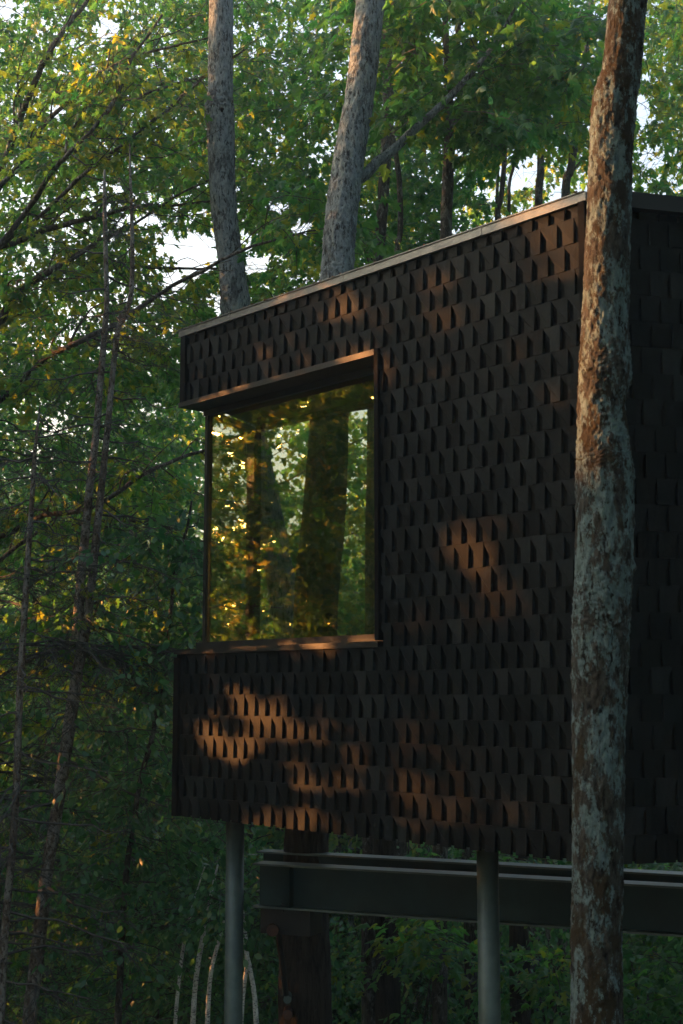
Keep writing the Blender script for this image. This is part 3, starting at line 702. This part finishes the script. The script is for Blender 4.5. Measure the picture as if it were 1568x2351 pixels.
spruce([[(330, 1250, 4), (322, 1400, 8), (315, 1600, 11), (305, 1900, 14), (296, 2350, 18)]], 16.5, 'slim far spruce behind the leafy sapling, bare and twiggy', 61, 60, 1.5, .3, (1280, 2350))
spruce([[(120, 1150, 4), (116, 1300, 8), (112, 1500, 10), (106, 1900, 14), (100, 2350, 16)]], 18.0, 'far dead spruce between the two front spruces', 71, 60, 1.9, .3, (1200, 2350))

# sapling with ovate leaves left of the wall
SAP = [(440, 1150, 4), (430, 1210, 6), (420, 1240, 6), (405, 1290, 7), (392, 1400, 8), (385, 1470, 9), (378, 1540, 10), (362, 1620, 11), (345, 1710, 12), (330, 1760, 12), (315, 1830, 12), (308, 1900, 12), (294, 1970, 13), (286, 2060, 14), (280, 2160, 14), (270, 2350, 16)]
SAPY = 11.8
b = at(270, 2350, SAPY); t = tree('young_tree', (b[0], SAPY, ground_z(b[0], SAPY)), 'slender leaning sapling with broad green leaves just left of the cabin wall')
mb = MB(); Psap = trunk_from_px(mb, SAP, SAPY, 12, 120, .06, 77); add_part(t, mb, 'trunk', M['bark_dark']); HERO['SAP'] = t

# ------------------------------------------------------------------ foliage hung on the hero trees
def px_sprays(regions, seed, hole=None):
    """regions: (x0,x1,y0,y1,d0,d1,count) -> spray centres in space"""
    r = np.random.default_rng(seed); C_ = []
    for (x0, x1, y0, y1, d0, d1, n) in regions:
        k = 0
        while k < n:
            x, y, d = r.uniform(x0, x1), r.uniform(y0, y1), r.uniform(d0, d1)
            if any(((x - hx) / hr) ** 2 + ((y - hy) / hs) ** 2 < 1 for hx, hy, hr, hs in GAPS) and r.uniform() < .93: k += 1; continue
            if corridor(x, y, d): k += 1; continue
            C_.append(at(x, y, d)); k += 1
    return np.array(C_)
def corridor(x, y, d):
    return any(ys < y < ye and d < Yt and abs(x - np.interp(y, [r_[1] for r_ in rows], [r_[0] for r_ in rows])) < w_ for rows, Yt, ye, w_, ys in CORR)
CORR = [(T1, T1Y + .7, 760, 75, -999), (T2, T2Y + 1.1, 680, 75, -999), (limb, T2Y + .8, 420, 24, 120)] + [(q_[2], q_[1] + .5, 640, 30, 330 if q_[0] in ('R3', 'R4', 'R5') else 30) for q_ in slim if q_[0] in ('R1', 'R2', 'R4', 'R5', 'R3', 'R1b')]
GAPS = [(440, 575, 70, 55), (495, 690, 30, 26), (390, 640, 34, 24), (1212, 388, 34, 34), (1185, 420, 22, 18), (560, 545, 32, 28), (590, 600, 28, 24), (30, 20, 50, 22), (240, 60, 30, 24), (1495, 360, 30, 25), (1478, 260, 20, 45), (130, 250, 25, 18), (640, 470, 26, 20), (700, 520, 26, 22), (330, 500, 30, 22), (1050, 60, 22, 18)]
def keep_gaps(P):
    y_ = (P[:, 2] * CP - P[:, 1] * SP) / (P[:, 1] * CP + P[:, 2] * SP); x_ = P[:, 0] / (P[:, 1] * CP + P[:, 2] * SP)
    X, Y_ = 784 + x_ * FPX, 1175.5 - y_ * FPX; k = np.ones(len(P), bool); q = np.random.default_rng(3).uniform(0, 1, len(P))
    for hx, hy, hr, hs in GAPS:
        wob = 1 + .35 * np.sin(X / 23 + Y_ / 31) + .25 * np.sin(X / 9 - Y_ / 13)
        k &= ~((((X - hx) / hr) ** 2 + ((Y_ - hy) / hs) ** 2 < wob) & (q < .94))
    for rows, Yt, ye, w_, ys in CORR:
        ly = [r_[1] for r_ in rows]; o_ = np.argsort(ly); cx = np.interp(Y_, np.array(ly)[o_], np.array([r_[0] for r_ in rows])[o_])
        if rows is limb: cy = np.interp(X, [r_[0] for r_ in rows], [r_[1] for r_ in rows]); k &= ~((X > 838) & (X < 1100) & (np.abs(Y_ - cy) < 15) & (P[:, 1] < Yt) & (q < .7)); continue
        k &= ~((np.abs(X - cx) < (34 if w_ == 75 else 15)) & (Y_ < ye) & (Y_ > ys) & (P[:, 1] < Yt - .3) & (q < .8))
    return k
def foliage(root, C_, shape, size, nleaf, length, mat, seed, flat=.4, droop=.4, tint=.5, keep=keep_gaps, twigs=True, name='crown'):
    r = np.random.default_rng(seed); mb = MB(); tw = MB() if twigs else None
    a = r.uniform(0, 2 * math.pi, len(C_)); d = np.stack([np.cos(a), np.sin(a), r.normal(-.05, .2, len(C_))], 1)
    leafy(mb, tw, C_, d, length * r.uniform(.6, 1.3, len(C_)), nleaf, size, shape, flat, droop, r, keep, tint)
    add_part(root, mb, name, mat, smooth=False)
    if twigs: add_part(root, tw, 'branchwork', M['twig'], smooth=False)

# maple leaning in from the left: trunk beyond the frame, limbs as in the photograph
MY = 13.0
b = at(-190, 1593, MY); tm = tree('maple_tree', (b[0], MY, ground_z(b[0], MY)), 'spreading maple beyond the left edge with long dark limbs crossing the upper left')
mb = MB()
trunk_from_px(mb, [(-40, -300, 30), (-70, 0, 44), (-100, 300, 56), (-130, 700, 66), (-160, 1100, 74), (-190, 1600, 84), (-200, 2350, 96)], MY, 24, 120, .05, 91)
limbs = [
 ([(-90, 600, 22), (0, 572, 14), (60, 552, 13), (120, 532, 12), (180, 518, 11), (240, 505, 9), (310, 484, 8), (400, 476, 6), (505, 464, 4)], 13.0),
 ([(-95, 640, 16), (0, 560, 13), (60, 480, 12), (110, 400, 11), (150, 350, 10), (210, 290, 9), (260, 220, 8), (300, 130, 7), (370, 30, 5)], 12.4),
 ([(-110, 860, 24), (-30, 780, 18), (30, 680, 16), (100, 630, 14), (160, 590, 12), (210, 560, 10), (250, 545, 8), (330, 500, 6), (420, 440, 5), (500, 405, 4)], 12.8),
 ([(-110, 1010, 26), (0, 915, 15), (70, 852, 14), (110, 810, 14), (150, 795, 13), (200, 770, 13), (260, 742, 12), (330, 695, 10), (400, 650, 9), (470, 618, 8), (512, 593, 7), (600, 560, 6), (700, 535, 4), (760, 520, 3)], 12.2),
 ([(-90, 560, 18), (0, 430, 12), (50, 370, 11), (100, 290, 10), (150, 240, 9), (200, 205, 9), (250, 160, 8), (300, 130, 7), (380, 105, 6), (480, 80, 4)], 13.4),
 ([(-80, 480, 22), (0, 400, 17), (30, 330, 16), (60, 260, 14), (90, 190, 13), (120, 120, 12), (160, 60, 11), (205, 10, 9), (250, -60, 7)], 13.8),
 ([(-90, 640, 20), (20, 545, 9), (100, 480, 9), (180, 405, 9), (240, 355, 9), (270, 335, 8), (330, 290, 8), (390, 245, 8), (440, 205, 7), (475, 172, 6), (560, 120, 4)], 12.6),
 ([(-90, 520, 16), (40, 395, 8), (120, 380, 8), (190, 340, 8), (250, 280, 8), (300, 230, 7), (370, 200, 6), (420, 180, 5), (480, 165, 4)], 13.2),
 ([(-100, 800, 16), (0, 745, 10), (50, 662, 9), (110, 614, 9), (170, 600, 8), (240, 598, 7), (310, 604, 6), (400, 606, 6), (500, 606, 5)], 13.6),
 ([(-120, 1260, 22), (0, 1232, 11), (50, 1208, 11), (100, 1186, 11), (190, 1176, 10), (260, 1140, 9), (330, 1092, 9), (400, 1062, 8), (470, 1040, 7), (540, 1010, 5), (600, 985, 3)], 12.0),
 ([(-120, 1400, 20), (0, 1290, 9), (80, 1232, 9), (150, 1216, 8), (250, 1202, 7), (330, 1206, 6), (400, 1222, 5), (470, 1214, 3)], 13.0),
 ([(-130, 1640, 20), (0, 1560, 8), (60, 1530, 8), (110, 1500, 8), (160, 1450, 7), (220, 1400, 5), (270, 1370, 3)], 11.6),
 ([(150, 350, 6), (165, 300, 6), (190, 250, 5), (230, 190, 4), (250, 100, 3)], 12.4),
 ([(200, 770, 6), (260, 790, 5), (320, 800, 4), (400, 830, 3)], 12.2),
]
MPTS = []
for rows, Y in limbs:
    wd0 = rows[0][2]
    P = np.array([[*at(x, y, Y + .25 * math.sin(i)), w_ / 2 * Y / FPX] for i, (x, y, w_) in enumerate(rows)])
    P = smooth_path(P, 60); P[:, :3] += np.cumsum(rng.normal(0, .0035, (60, 3)), axis=0)
    mb.tube(P[:, :3], P[:, 3] * 1.1, 8, disp=relief(.08, int(Y * 10), 2)); MPTS.append(P)
    r_ = np.random.default_rng(int(Y * 100))
    for i in range(10, 58, 4):      # side branches
        d = P[min(i + 3, 59), :3] - P[i, :3]; d = unit(d); s_ = r_.choice([-1, 1])
        dv = unit(d + np.array([r_.normal(0, .3), r_.normal(0, .6), s_ * r_.uniform(.3, .9)])); l_ = r_.uniform(.3, 1.0)
        q = [P[i, :3], P[i, :3] + dv * l_ * .5 + r_.normal(0, .05, 3), P[i, :3] + unit(dv + d * .7) * l_ + r_.normal(0, .08, 3)]
        mb.tube(smooth_path(q, 7), np.linspace(P[i, 3] * .5, .003, 7), 5, cap=False)
        MPTS.append(np.hstack([smooth_path(q, 7), np.full((7, 1), .004)]))
add_part(tm, mb, 'trunk', M['bark_dark'])
allp = np.vstack([p[8:] if len(p) > 10 else p[3:] for p in MPTS])[:, :3]
sel = allp[rng.integers(0, len(allp), 420)] + rng.normal(0, .12, (420, 3))
def in_gap(p):
    y = (p[2] * CP - p[1] * SP) / (p[1] * CP + p[2] * SP); x = p[0] / (p[1] * CP + p[2] * SP)
    X, Y_ = 784 + x * FPX, 1175.5 - y * FPX
    return any(((X - hx) / hr) ** 2 + ((Y_ - hy) / hs) ** 2 < 1 for hx, hy, hr, hs in GAPS) or corridor(X, Y_, p[1])
sel = np.array([p for p in sel if not in_gap(p)])
foliage(tm, sel, 'maple', .085, 16, .42, M['maple'], 5, .8, .8, .62)
C1 = px_sprays([(-60, 470, -60, 560, 15, 21, 520), (-60, 470, 560, 900, 14, 20, 230)], 11)
foliage(tm, C1, 'maple', .10, 22, .6, M['maple'], 12, .8, .8, .62, name='crown')
# crowns of T1, T2 and the slim trees
C1 = px_sprays([(430, 800, -60, 500, 14, 20, 420), (540, 800, 450, 720, 15, 21, 170), (420, 560, 600, 760, 15, 20, 50)], 13)
C0 = px_sprays([(-60, 430, 800, 1300, 17, 26, 340), (150, 440, 820, 1120, 20, 28, 130)], 113)
foliage(tm, C0, 'maple', .11, 22, .7, M['maple'], 114, .8, .8, .45, keep=None, name='crown')
foliage(HERO['T1'], C1, 'maple', .10, 20, .6, M['maple'], 14, .8, .8, .6)
C1 = px_sprays([(760, 1080, -60, 300, 11.2, 14.5, 150), (900, 1360, -60, 180, 11.5, 15, 150), (690, 800, 400, 560, 12, 14, 22)], 15)
foliage(HERO['T2'], C1, 'maple', .12, 20, .55, M['maple'], 16, .8, .8, .4)
C1 = px_sprays([(900, 1200, 150, 330, 12, 16, 110), (850, 1100, 300, 620, 15.5, 21, 130)], 17)
foliage(HERO['R2'], C1, 'maple', .115, 20, .55, M['maple'], 18, .8, .8, .45)
C1 = px_sprays([(1080, 1380, 120, 330, 13, 18, 105), (1080, 1380, 330, 520, 19.5, 24, 60), (1060, 1400, -60, 330, 19, 24, 110)], 19)
foliage(HERO['R4'], C1, 'maple', .11, 20, .55, M['maple'], 20, .8, .8, .5)
C1 = px_sprays([(1430, 1640, -60, 470, 15, 22, 260)], 21)
foliage(HERO['R5'], C1, 'maple', .105, 20, .6, M['maple'], 22, .8, .8, .6)
C1 = px_sprays([(780, 980, -60, 620, 16.5, 22, 200)], 23)
foliage(HERO['R1'], C1, 'maple', .11, 20, .6, M['maple'], 24, .8, .8, .55)
# sapling leaves and leafy understorey
r_ = np.random.default_rng(25)
def around(P, z_lo, z_hi, n, spread):
    k = (P[:, 2] > z_lo) & (P[:, 2] < z_hi); Q = P[k][:, :3]; return Q[r_.integers(0, len(Q), n)] + r_.normal(0, 1, (n, 3)) * np.array(spread)
C1 = around(Psap, at(0, 2330, SAPY)[2], at(0, 1200, SAPY)[2], 330, (.42, .5, .1))
foliage(HERO['SAP'], C1, 'ovate', .085, 18, .38, M['beech'], 26, .5, .8, .4)
b = at(600, 2200, 12.6)
C1 = px_sprays([(430, 690, 1960, 2110, 12.0, 14.5, 95), (400, 540, 1860, 2010, 13, 15, 50), (540, 660, 2080, 2330, 12.7, 14, 75), (330, 500, 2250, 2350, 12.5, 14, 30), (400, 530, 2110, 2350, 13.5, 15, 30)], 27)
C1 = np.vstack([C1, px_sprays([(415, 620, 2010, 2130, 11.0, 11.6, 30)], 227)])
foliage(HERO['W3'], C1, 'ovate', .075, 22, .42, M['beech'], 28, .5, .9, .5)
C1 = px_sprays([(60, 430, 1330, 1900, 14.5, 19, 210), (0, 430, 1900, 2400, 14, 19, 170), (250, 420, 1480, 2000, 12.6, 14, 60)], 127)
foliage(HERO['G3'], C1, 'ovate', .09, 22, .5, M['beech'], 128, .7, .9, .5, keep=None)
C1 = px_sprays([(-40, 300, 1250, 2350, 11.5, 14, 60)], 129)
foliage(HERO['G5'], C1, 'maple', .10, 12, .45, M['maple'], 130, .7, .7, .45, keep=None)
C1 = px_sprays([(1050 - 130, 1070, 2090, 2200, 12.5, 14, 16), (1230, 1320, 2180, 2300, 12.5, 14, 14)], 29)
foliage(HERO['B3'], C1, 'maple', .12, 18, .5, M['maple'], 30, .4, .4, .35)
C1 = px_sprays([(1430, 1600, 1985, 2350, 11.5, 16, 90), (1000, 1330, 1955, 2000, 13, 16, 16)], 31)
foliage(HERO['G6'], C1, 'maple', .11, 18, .5, M['maple'], 32, .4, .4, .4)

# ------------------------------------------------------------------ generic forest trees, copied
def proto_maple(seed, H, R0, nspray, nleaf, size, shape, mat, bark, lo=.35, name='forest_tree'):
    r = np.random.default_rng(seed)
    root = empty(name, (0, 0, 0), 'leafy forest maple standing in the dense wood', 'tree', 'forest maples filling the wood')
    tk = MB(); P = np.array([[.25 * math.sin(seed + q * .8) * q / 6, .25 * math.cos(seed * 2 + q * .7) * q / 6, H * q / 8 * .93, .16 * (H / 14) * (1 - q / 9)] for q in range(9)])
    P[0, 2] = -.4; Q = smooth_path(P, 50); tk.tube(Q[:, :3], Q[:, 3], 9, disp=relief(.06, seed))
    cr = MB(); tw = MB(); nl = 26; cent = []; dirs = []
    for k in range(nl):
        f = lo + (1 - lo) * (k / nl) ** .9 * .97; i = int(f * 49); b0 = Q[i, :3]; a = k * 2.4 + r.uniform(-.4, .4)
        Lg = R0 * (1 - .6 * abs((f - lo) / (1 - lo) - .35)) * r.uniform(.7, 1.15)
        s_ = np.linspace(0, 1, 8); d = np.array([math.cos(a), math.sin(a), 0])
        rise = r.uniform(.25, .7)
        pts = b0 + Lg * (s_[:, None] * d + (rise * s_ ** 1.3)[:, None] * np.array([0, 0, 1.0])) + np.vstack([np.zeros(3), np.cumsum(r.normal(0, .06, (7, 3)), 0)])
        tk.tube(pts, np.linspace(Q[i, 3] * .45, .012, 8), 5, cap=False)
        for q in range(nspray // nl):
            u_ = r.uniform(.25, 1) * 7; j = min(int(u_), 6); p = pts[j] + (pts[j + 1] - pts[j]) * (u_ - j) + r.normal(0, .28, 3) * (1 + .4 * R0 / 4)
            cent.append(p); dirs.append(unit(d + r.normal(0, .7, 3) * np.array([1, 1, .35])))
    leafy(cr, None, np.array(cent), np.array(dirs), .85 * r.uniform(.7, 1.2, len(cent)), nleaf, size, shape, .8, .7, r, None, .5)
    tk.build('trunk', bark, root, smooth=True); cr.build('crown', mat, root)
    return reg(root)
def proto_conifer(seed, H, R0, name='conifer_tree', dens=1.0):
    r = np.random.default_rng(seed); root = empty(name, (0, 0, 0), 'dark green conifer standing in the dense wood', 'tree', 'conifers in the wood')
    tk = MB(); tk.tube([(0, 0, -.4), (0, 0, H * .5), (0, 0, H)], [.012 * H, .008 * H, .01], 8)
    cr = MB(); n = int(H * 9 * dens)
    for k in range(n):
        f = (k / n) ** .9; z = H * (.12 + .86 * f); Lg = R0 * (1 - f * .92) * r.uniform(.7, 1.1); a = k * 2.4 + r.uniform(-.3, .3)
        d = np.array([math.cos(a), math.sin(a), 0]); s_ = np.linspace(0, 1, 5); sd = np.array([-d[1], d[0], 0])
        pts = np.array([0, 0, z]) + Lg * (s_[:, None] * d + (-.35 * s_ ** 1.3 + .1 * s_ ** 3)[:, None] * np.array([0, 0, 1.0]))
        tk.tube(pts, np.linspace(.014, .003, 5), 3, cap=False)
        m = int(Lg * 130 * dens); t_ = r.uniform(.08, 1, m); lat = r.normal(0, .16, m) * Lg * (1.1 - t_) ; 
        P = np.array([0, 0, z]) + (Lg * t_)[:, None] * d + lat[:, None] * sd + np.array([0, 0, 1.0]) * ((-.35 * t_ ** 1.3 + .1 * t_ ** 3) * Lg - np.abs(lat) * .35 + r.normal(0, .02, m))[:, None]
        ax = d * .6 + np.sign(lat)[:, None] * sd * .8 + r.normal(0, .35, (m, 3)); ax[:, 2] -= .3
        needles(cr, P, ax, .13, r, .016)
    tk.build('trunk', M['bark_spruce'], root); cr.build('crown', M['needle'], root)
    return reg(root)
def proto_bush(seed, H, R0, nspray, nleaf, size, shape, mat, name='sapling'):
    r = np.random.default_rng(seed); root = empty(name, (0, 0, 0), 'leafy sapling in the understorey of the wood', 'sapling', 'saplings in the understorey')
    tk = MB(); cr = MB(); cent = []; dirs = []
    for k in range(4):
        a = r.uniform(0, 6.28); top = np.array([math.cos(a) * R0 * .5, math.sin(a) * R0 * .5, H * r.uniform(.7, 1)])
        pts = smooth_path([(0, 0, -.2), top * np.array([.3, .3, .5]) + r.normal(0, .08, 3), top], 10); tk.tube(pts, np.linspace(.03, .006, 10), 5, cap=False)
        for q in range(nspray // 4):
            j = r.integers(2, 10); p = pts[j] + r.normal(0, 1, 3) * np.array([R0 * .4, R0 * .4, .2]); cent.append(p); b = r.uniform(0, 6.28); dirs.append([math.cos(b), math.sin(b), r.normal(-.05, .2)])
    leafy(cr, None, np.array(cent), np.array(dirs), .5, nleaf, size, shape, .7, .8, r, None, .42)
    tk.build('trunk', M['bark_dark'], root); cr.build('crown', mat, root)
    return reg(root)

protos = {
 'm1': proto_maple(1, 15, 4.0, 340, 26, .16, 'star', M['far'], M['bark_dark'], .3),
 'm2': proto_maple(2, 18, 4.4, 340, 26, .17, 'star', M['far'], M['bark_grey'], .42),
 'm3': proto_maple(3, 11, 3.2, 300, 26, .14, 'star', M['far'], M['bark_dark'], .18),
 'c1': proto_conifer(4, 11, 1.9), 'c2': proto_conifer(5, 6, 1.4, dens=1.5),
 'b1': proto_bush(6, 3.4, 1.3, 110, 22, .10, 'star', M['far']), 'b2': proto_bush(7, 4.6, 1.6, 130, 22, .09, 'ovate', M['beech']),
 'b3': proto_bush(8, 2.2, 1.1, 80, 22, .09, 'ovate', M['beech']),
}
used = set()
def place(k, x, y, s=1.0, rot=None, dz=0, label=None, group=None):
    p = protos[k]
    o = p if k not in used else copy_tree(p)
    used.add(k)
    o.location = (x, y, float(ground_z(x, y)) + dz); o.scale = (s, s, s * rng.uniform(.92, 1.08)); o.rotation_euler = (rng.normal(0, .03), rng.normal(0, .03), rng.uniform(0, 6.28) if rot is None else rot)
    if label: o['label'] = label
    if group: o['group'] = group
    return o
def spread(n, xr, yr, keys, dmin, smin=.85, smax=1.15, cond=None, pts=None):
    pts = [] if pts is None else pts; k = 0; tries = 0
    while k < n and tries < n * 60:
        tries += 1; y = rng.uniform(*yr); 
        x = rng.uniform(*xr) if not callable(xr[0]) else rng.uniform(xr[0](y), xr[1](y))
        if cond and not cond(x, y): continue
        if any((x - a) ** 2 + (y - b) ** 2 < dmin ** 2 for a, b in pts): continue
        pts.append((x, y)); place(keys[rng.integers(len(keys))], x, y, rng.uniform(smin, smax)); k += 1
fx = lambda m: (lambda y: -(.25 + m) * y, lambda y: (.25 + m) * y)
# mid distance understorey
spread(34, fx(.02), (15, 24), ['b1', 'b2', 'b3', 'b2'], .8)
spread(26, fx(.05), (22, 34), ['b1', 'c2', 'b1', 'm3'], 1.6)
spread(10, fx(.02), (17, 26), ['c2'], 1.5, .6, 1.0)
# tree bodies
spread(14, fx(.05), (23, 34), ['m3', 'm1', 'c1'], 2.2, .8, 1.1)
spread(34, fx(.08), (34, 60), ['m1', 'm2', 'm3', 'c1'], 2.6)
spread(46, fx(.12), (60, 100), ['m1', 'm2', 'm3', 'm3'], 4)
spread(46, fx(.15), (100, 170), ['m1', 'm2', 'm1'], 5, 1.0, 1.3)

# ------------------------------------------------------------------ unseen maples added beyond the left edge to shape sun patches and reflection
hv = np.array([-math.sin(R(SUN_AZ)), math.cos(R(SUN_AZ))]); mv = np.array([math.cos(R(SUN_AZ)), math.sin(R(SUN_AZ))])
SV = np.array(sun_v)
def wpx(px, py):                                       # a point of the shingled wall seen at px,py
    d = at(px, py, 1.0); n3 = np.array([NI[0], NI[1], 0]); a3 = np.array([A[0], A[1], 0]); return d * ((a3 @ n3) / (d @ n3))
shafts = [(wpx(x, y), r_) for x, y, r_ in [(490, 1690, .06), (520, 1700, .075), (555, 1715, .075), (590, 1700, .045), (560, 1590, .05), (600, 1625, .06), (660, 1665, .05), (690, 1770, .045), (725, 1790, .03), (700, 1880, .05), (650, 1885, .035), (580, 1870, .03),
    (1085, 1228, .06), (1125, 1236, .05), (1108, 1285, .04), (1128, 1345, .03), (1300, 520, .15), (1315, 580, .09), (1240, 520, .06), (1010, 630, .06), (1040, 720, .06), (800, 700, .05), (905, 1160, .03), (620, 790, .05), (900, 830, .06), (850, 850, .05)]]
for y in range(20, 1010, 35): shafts.append((at(np.interp(y, [r[1] for r in near_rows], [r[0] - r[2] / 2 for r in near_rows]) + 22, y, NY - .06), .13))
SH = np.array([p for p, _ in shafts]); SHR = np.array([r_ for _, r_ in shafts])
def keep_shafts(P):  # cuts leaves along sun lines to place patches, thins them for the reflection
    k = np.ones(len(P), bool)
    for p, r_ in zip(SH, SHR):
        v = P - p; t_ = v @ SV; d = np.linalg.norm(v - t_[:, None] * SV, axis=1); k &= ~((d < r_ + .055) & (t_ > 0))
    n3 = np.array([NI[0], NI[1], 0]); t_ = ((P - np.array([A[0], A[1], 0])) @ n3) / (SV @ n3); H = P - t_[:, None] * SV
    s_ = (H[:, :2] - A) @ U; q = np.random.default_rng(8).uniform(0, 1, len(P))
    k &= ~((s_ > .1) & (s_ < HOLE - .1) & (H[:, 2] > ZS + .25) & (H[:, 2] < ZH - .05) & (q < .12))
    cm = np.array([NI[0], NI[1], 0]) * 2 * (float(A @ NI) + .2); d_ = P - cm; f_ = (float(A @ NI) + .2 - cm @ n3) / (d_ @ n3); H = cm + f_[:, None] * d_
    s_ = (H[:, :2] - A) @ U; q = np.random.default_rng(18).uniform(0, 1, len(P))
    k &= ~((f_ > 0) & (f_ < 1) & (s_ > .2) & (s_ < HOLE) & (H[:, 2] > ZS) & (H[:, 2] < ZH) & (q < .45) & (P[:, 0] > -22))
    return k
r_ = np.random.default_rng(99)
for i, (tt, qc, lab) in enumerate([(9.0, 9.3, 'unseen maple beyond the left edge, shaped as a leaf curtain, nearest to the cabin window'), (10.5, 7.0, 'unseen maple beyond the left edge, leaf curtain shaped to shade the wall below the window'), (12.0, 4.6, 'unseen maple beyond the left edge, leaf curtain shaped to shade the nearest trunk'), (14.5, 7.95, 'unseen leaf-curtain maple added beyond the left edge, behind the other shade maples'), (27.0, 5.4, 'unseen far maple added so that sunlit golden leaves mirror in the window glass'), (30.5, 6.55, 'unseen far maple added for the mirrored gold, the one farther towards the sun')]):
    base = hv * tt + mv * qc
    t = tree('maple_tree', (base[0], base[1], ground_z(*base)), lab)
    mb = MB(); g = float(ground_z(*base)); Pt = smooth_path([(base[0], base[1], g - .3, .17), (base[0] + .2, base[1], g + 3, .14), (base[0] - .1, base[1] + .2, g + 6, .11), (base[0], base[1], g + 10, .05)], 50)
    mb.tube(Pt[:, :3], Pt[:, 3], 14, disp=relief(.05, i))
    n = 660; zc = -0.9 + math.tan(R(SUN_EL)) * (tt + 0); cen = np.stack([r_.normal(0, .9, n), r_.uniform(-1.9, 1.9, n), r_.uniform(zc - 4.2, zc + 5.0, n)], 1)
    cen = np.stack([base[0] + hv[0] * cen[:, 0] + mv[0] * cen[:, 1], base[1] + hv[1] * cen[:, 0] + mv[1] * cen[:, 1], cen[:, 2]], 1)
    if i == 2: cen = cen + np.array([mv[0], mv[1], 0]) * .7
    if i >= 4:
        cen = np.array([[*(hv * (tt + a1) + mv * (qc + a2)), a3] for a1, a2, a3 in zip(r_.normal(0, 1.3, 900), r_.uniform(-2.6, 1.5, 900), r_.uniform(-1.5, 9.0, 900))])
    for c_ in cen[::9]:
        j = int(np.argmin(np.abs(Pt[:, 2] - (c_[2] - .6)))); a_ = Pt[j, :3]
        if not keep_shafts(a_ + (c_ - a_) * np.linspace(.15, 1, 24)[:, None]).all(): continue
        mb.tube(smooth_path([a_, (a_ + c_) / 2 + np.array([0, 0, .1]), c_], 7), np.linspace(.03, .006, 7), 5, cap=False)
    add_part(t, mb, 'trunk', M['bark_dark'])
    foliage(t, cen, 'maple', .15, 30, .6, M['maple'], 200 + i, .8, .4, .6, keep=keep_shafts, twigs=False)
used_pts = []
for q_, t__ in ((5, 27), (7.5, 31), (9, 26), (10.5, 30), (8.2, 37), (11.5, 36), (6.2, 36)):
    p = hv * t__ + mv * q_; place('m3', p[0], p[1], .74)  # unseen low maples added to fill sky holes mirrored in the glass
for x_, y_ in ((-6.6, 15.0), (-8.6, 17.8), (-11, 17.0)): place('m3', x_, y_, .68)  # unseen maples added to block low sun on the lower left
# more forest out of frame to the sides and behind the camera
def off_strip(x, y):
    q = x * mv[0] + y * mv[1]; t_ = x * hv[0] + y * hv[1]
    return not (1.0 < q < 13.5 and t_ < 200)
spread(20, (-34, -6), (12, 40), ['m1', 'm2', 'm3', 'm2'], 2.2, cond=lambda x, y: off_strip(x, y) and x < -.33 * y - 1.5)  # unseen trees added to shade the upper-left canopy
spread(26, (-46, -7), (-14, 44), ['m1', 'm2', 'm3', 'm3'], 3.0, cond=lambda x, y: off_strip(x, y) and x < -.33 * y - 2)
spread(12, (-24, 26), (-24, -6), ['m1', 'm2', 'm3'], 3.4)
spread(26, (5, 30), (-6, 44), ['m1', 'm2', 'm3'], 3.4, cond=lambda x, y: x > .33 * y + 3.5)

# unseen high crown of the nearest maple, spread wide overhead to cut skylight
r_ = np.random.default_rng(123)
cen = np.stack([r_.uniform(-5, 9, 400), r_.uniform(-5, 10, 400), r_.uniform(6.5, 11, 400)], 1)
cen = cen[cen[:, 2] > cen[:, 1] * .62 + 2.0]
foliage(HERO['near'], cen, 'maple', .15, 26, .8, M['maple'], 300, .4, .3, .5, twigs=False)
# ground plants: one object nobody could count
mb = MB(); n = 9000; r_ = np.random.default_rng(5)
y = r_.uniform(8, 45, n); x = r_.uniform(-.3, .3, n) * y; z = ground_z(x, y)
C1 = np.stack([x, y, z], 1)[:700]; a = r_.uniform(0, 6.28, 700)
leafy(mb, None, C1 + np.array([0, 0, .25]), np.stack([np.cos(a), np.sin(a), r_.uniform(.1, .7, 700)], 1), .6, 20, .09, 'ovate', .6, .5, r_, None, .2)
tag(mb.build('undergrowth', M['grass']), 'low green undergrowth on the forest floor', 'undergrowth', kind='stuff')
# far side plants that no placement used are removed
for k, p in protos.items():
    if k not in used:
        for c in kids[p.name]: bpy.data.objects.remove(c)
        bpy.data.objects.remove(p)
print('TRIS', sum(len(m.polygons) for m in bpy.data.meshes))

# haze in the evening air of the wood
mb = MB(); mb.box((0, 110, 24), 235, 205, 37); hz = MB()
m, n, out = new_mat('haze'); pv = N(n, 'ShaderNodeVolumePrincipled'); pv.inputs['Color'].default_value = (.68, .92, .95, 1)
pv.inputs['Density'].default_value = .0018; pv.inputs['Anisotropy'].default_value = .3; L(n, pv.outputs[0], out.inputs['Volume'])
tag(mb.build('haze', m), 'thin evening haze between the trees', 'haze', kind='stuff')
sc.cycles.volume_bounces = 0; sc.cycles.volume_step_rate = 10; sc.cycles.volume_max_steps = 16
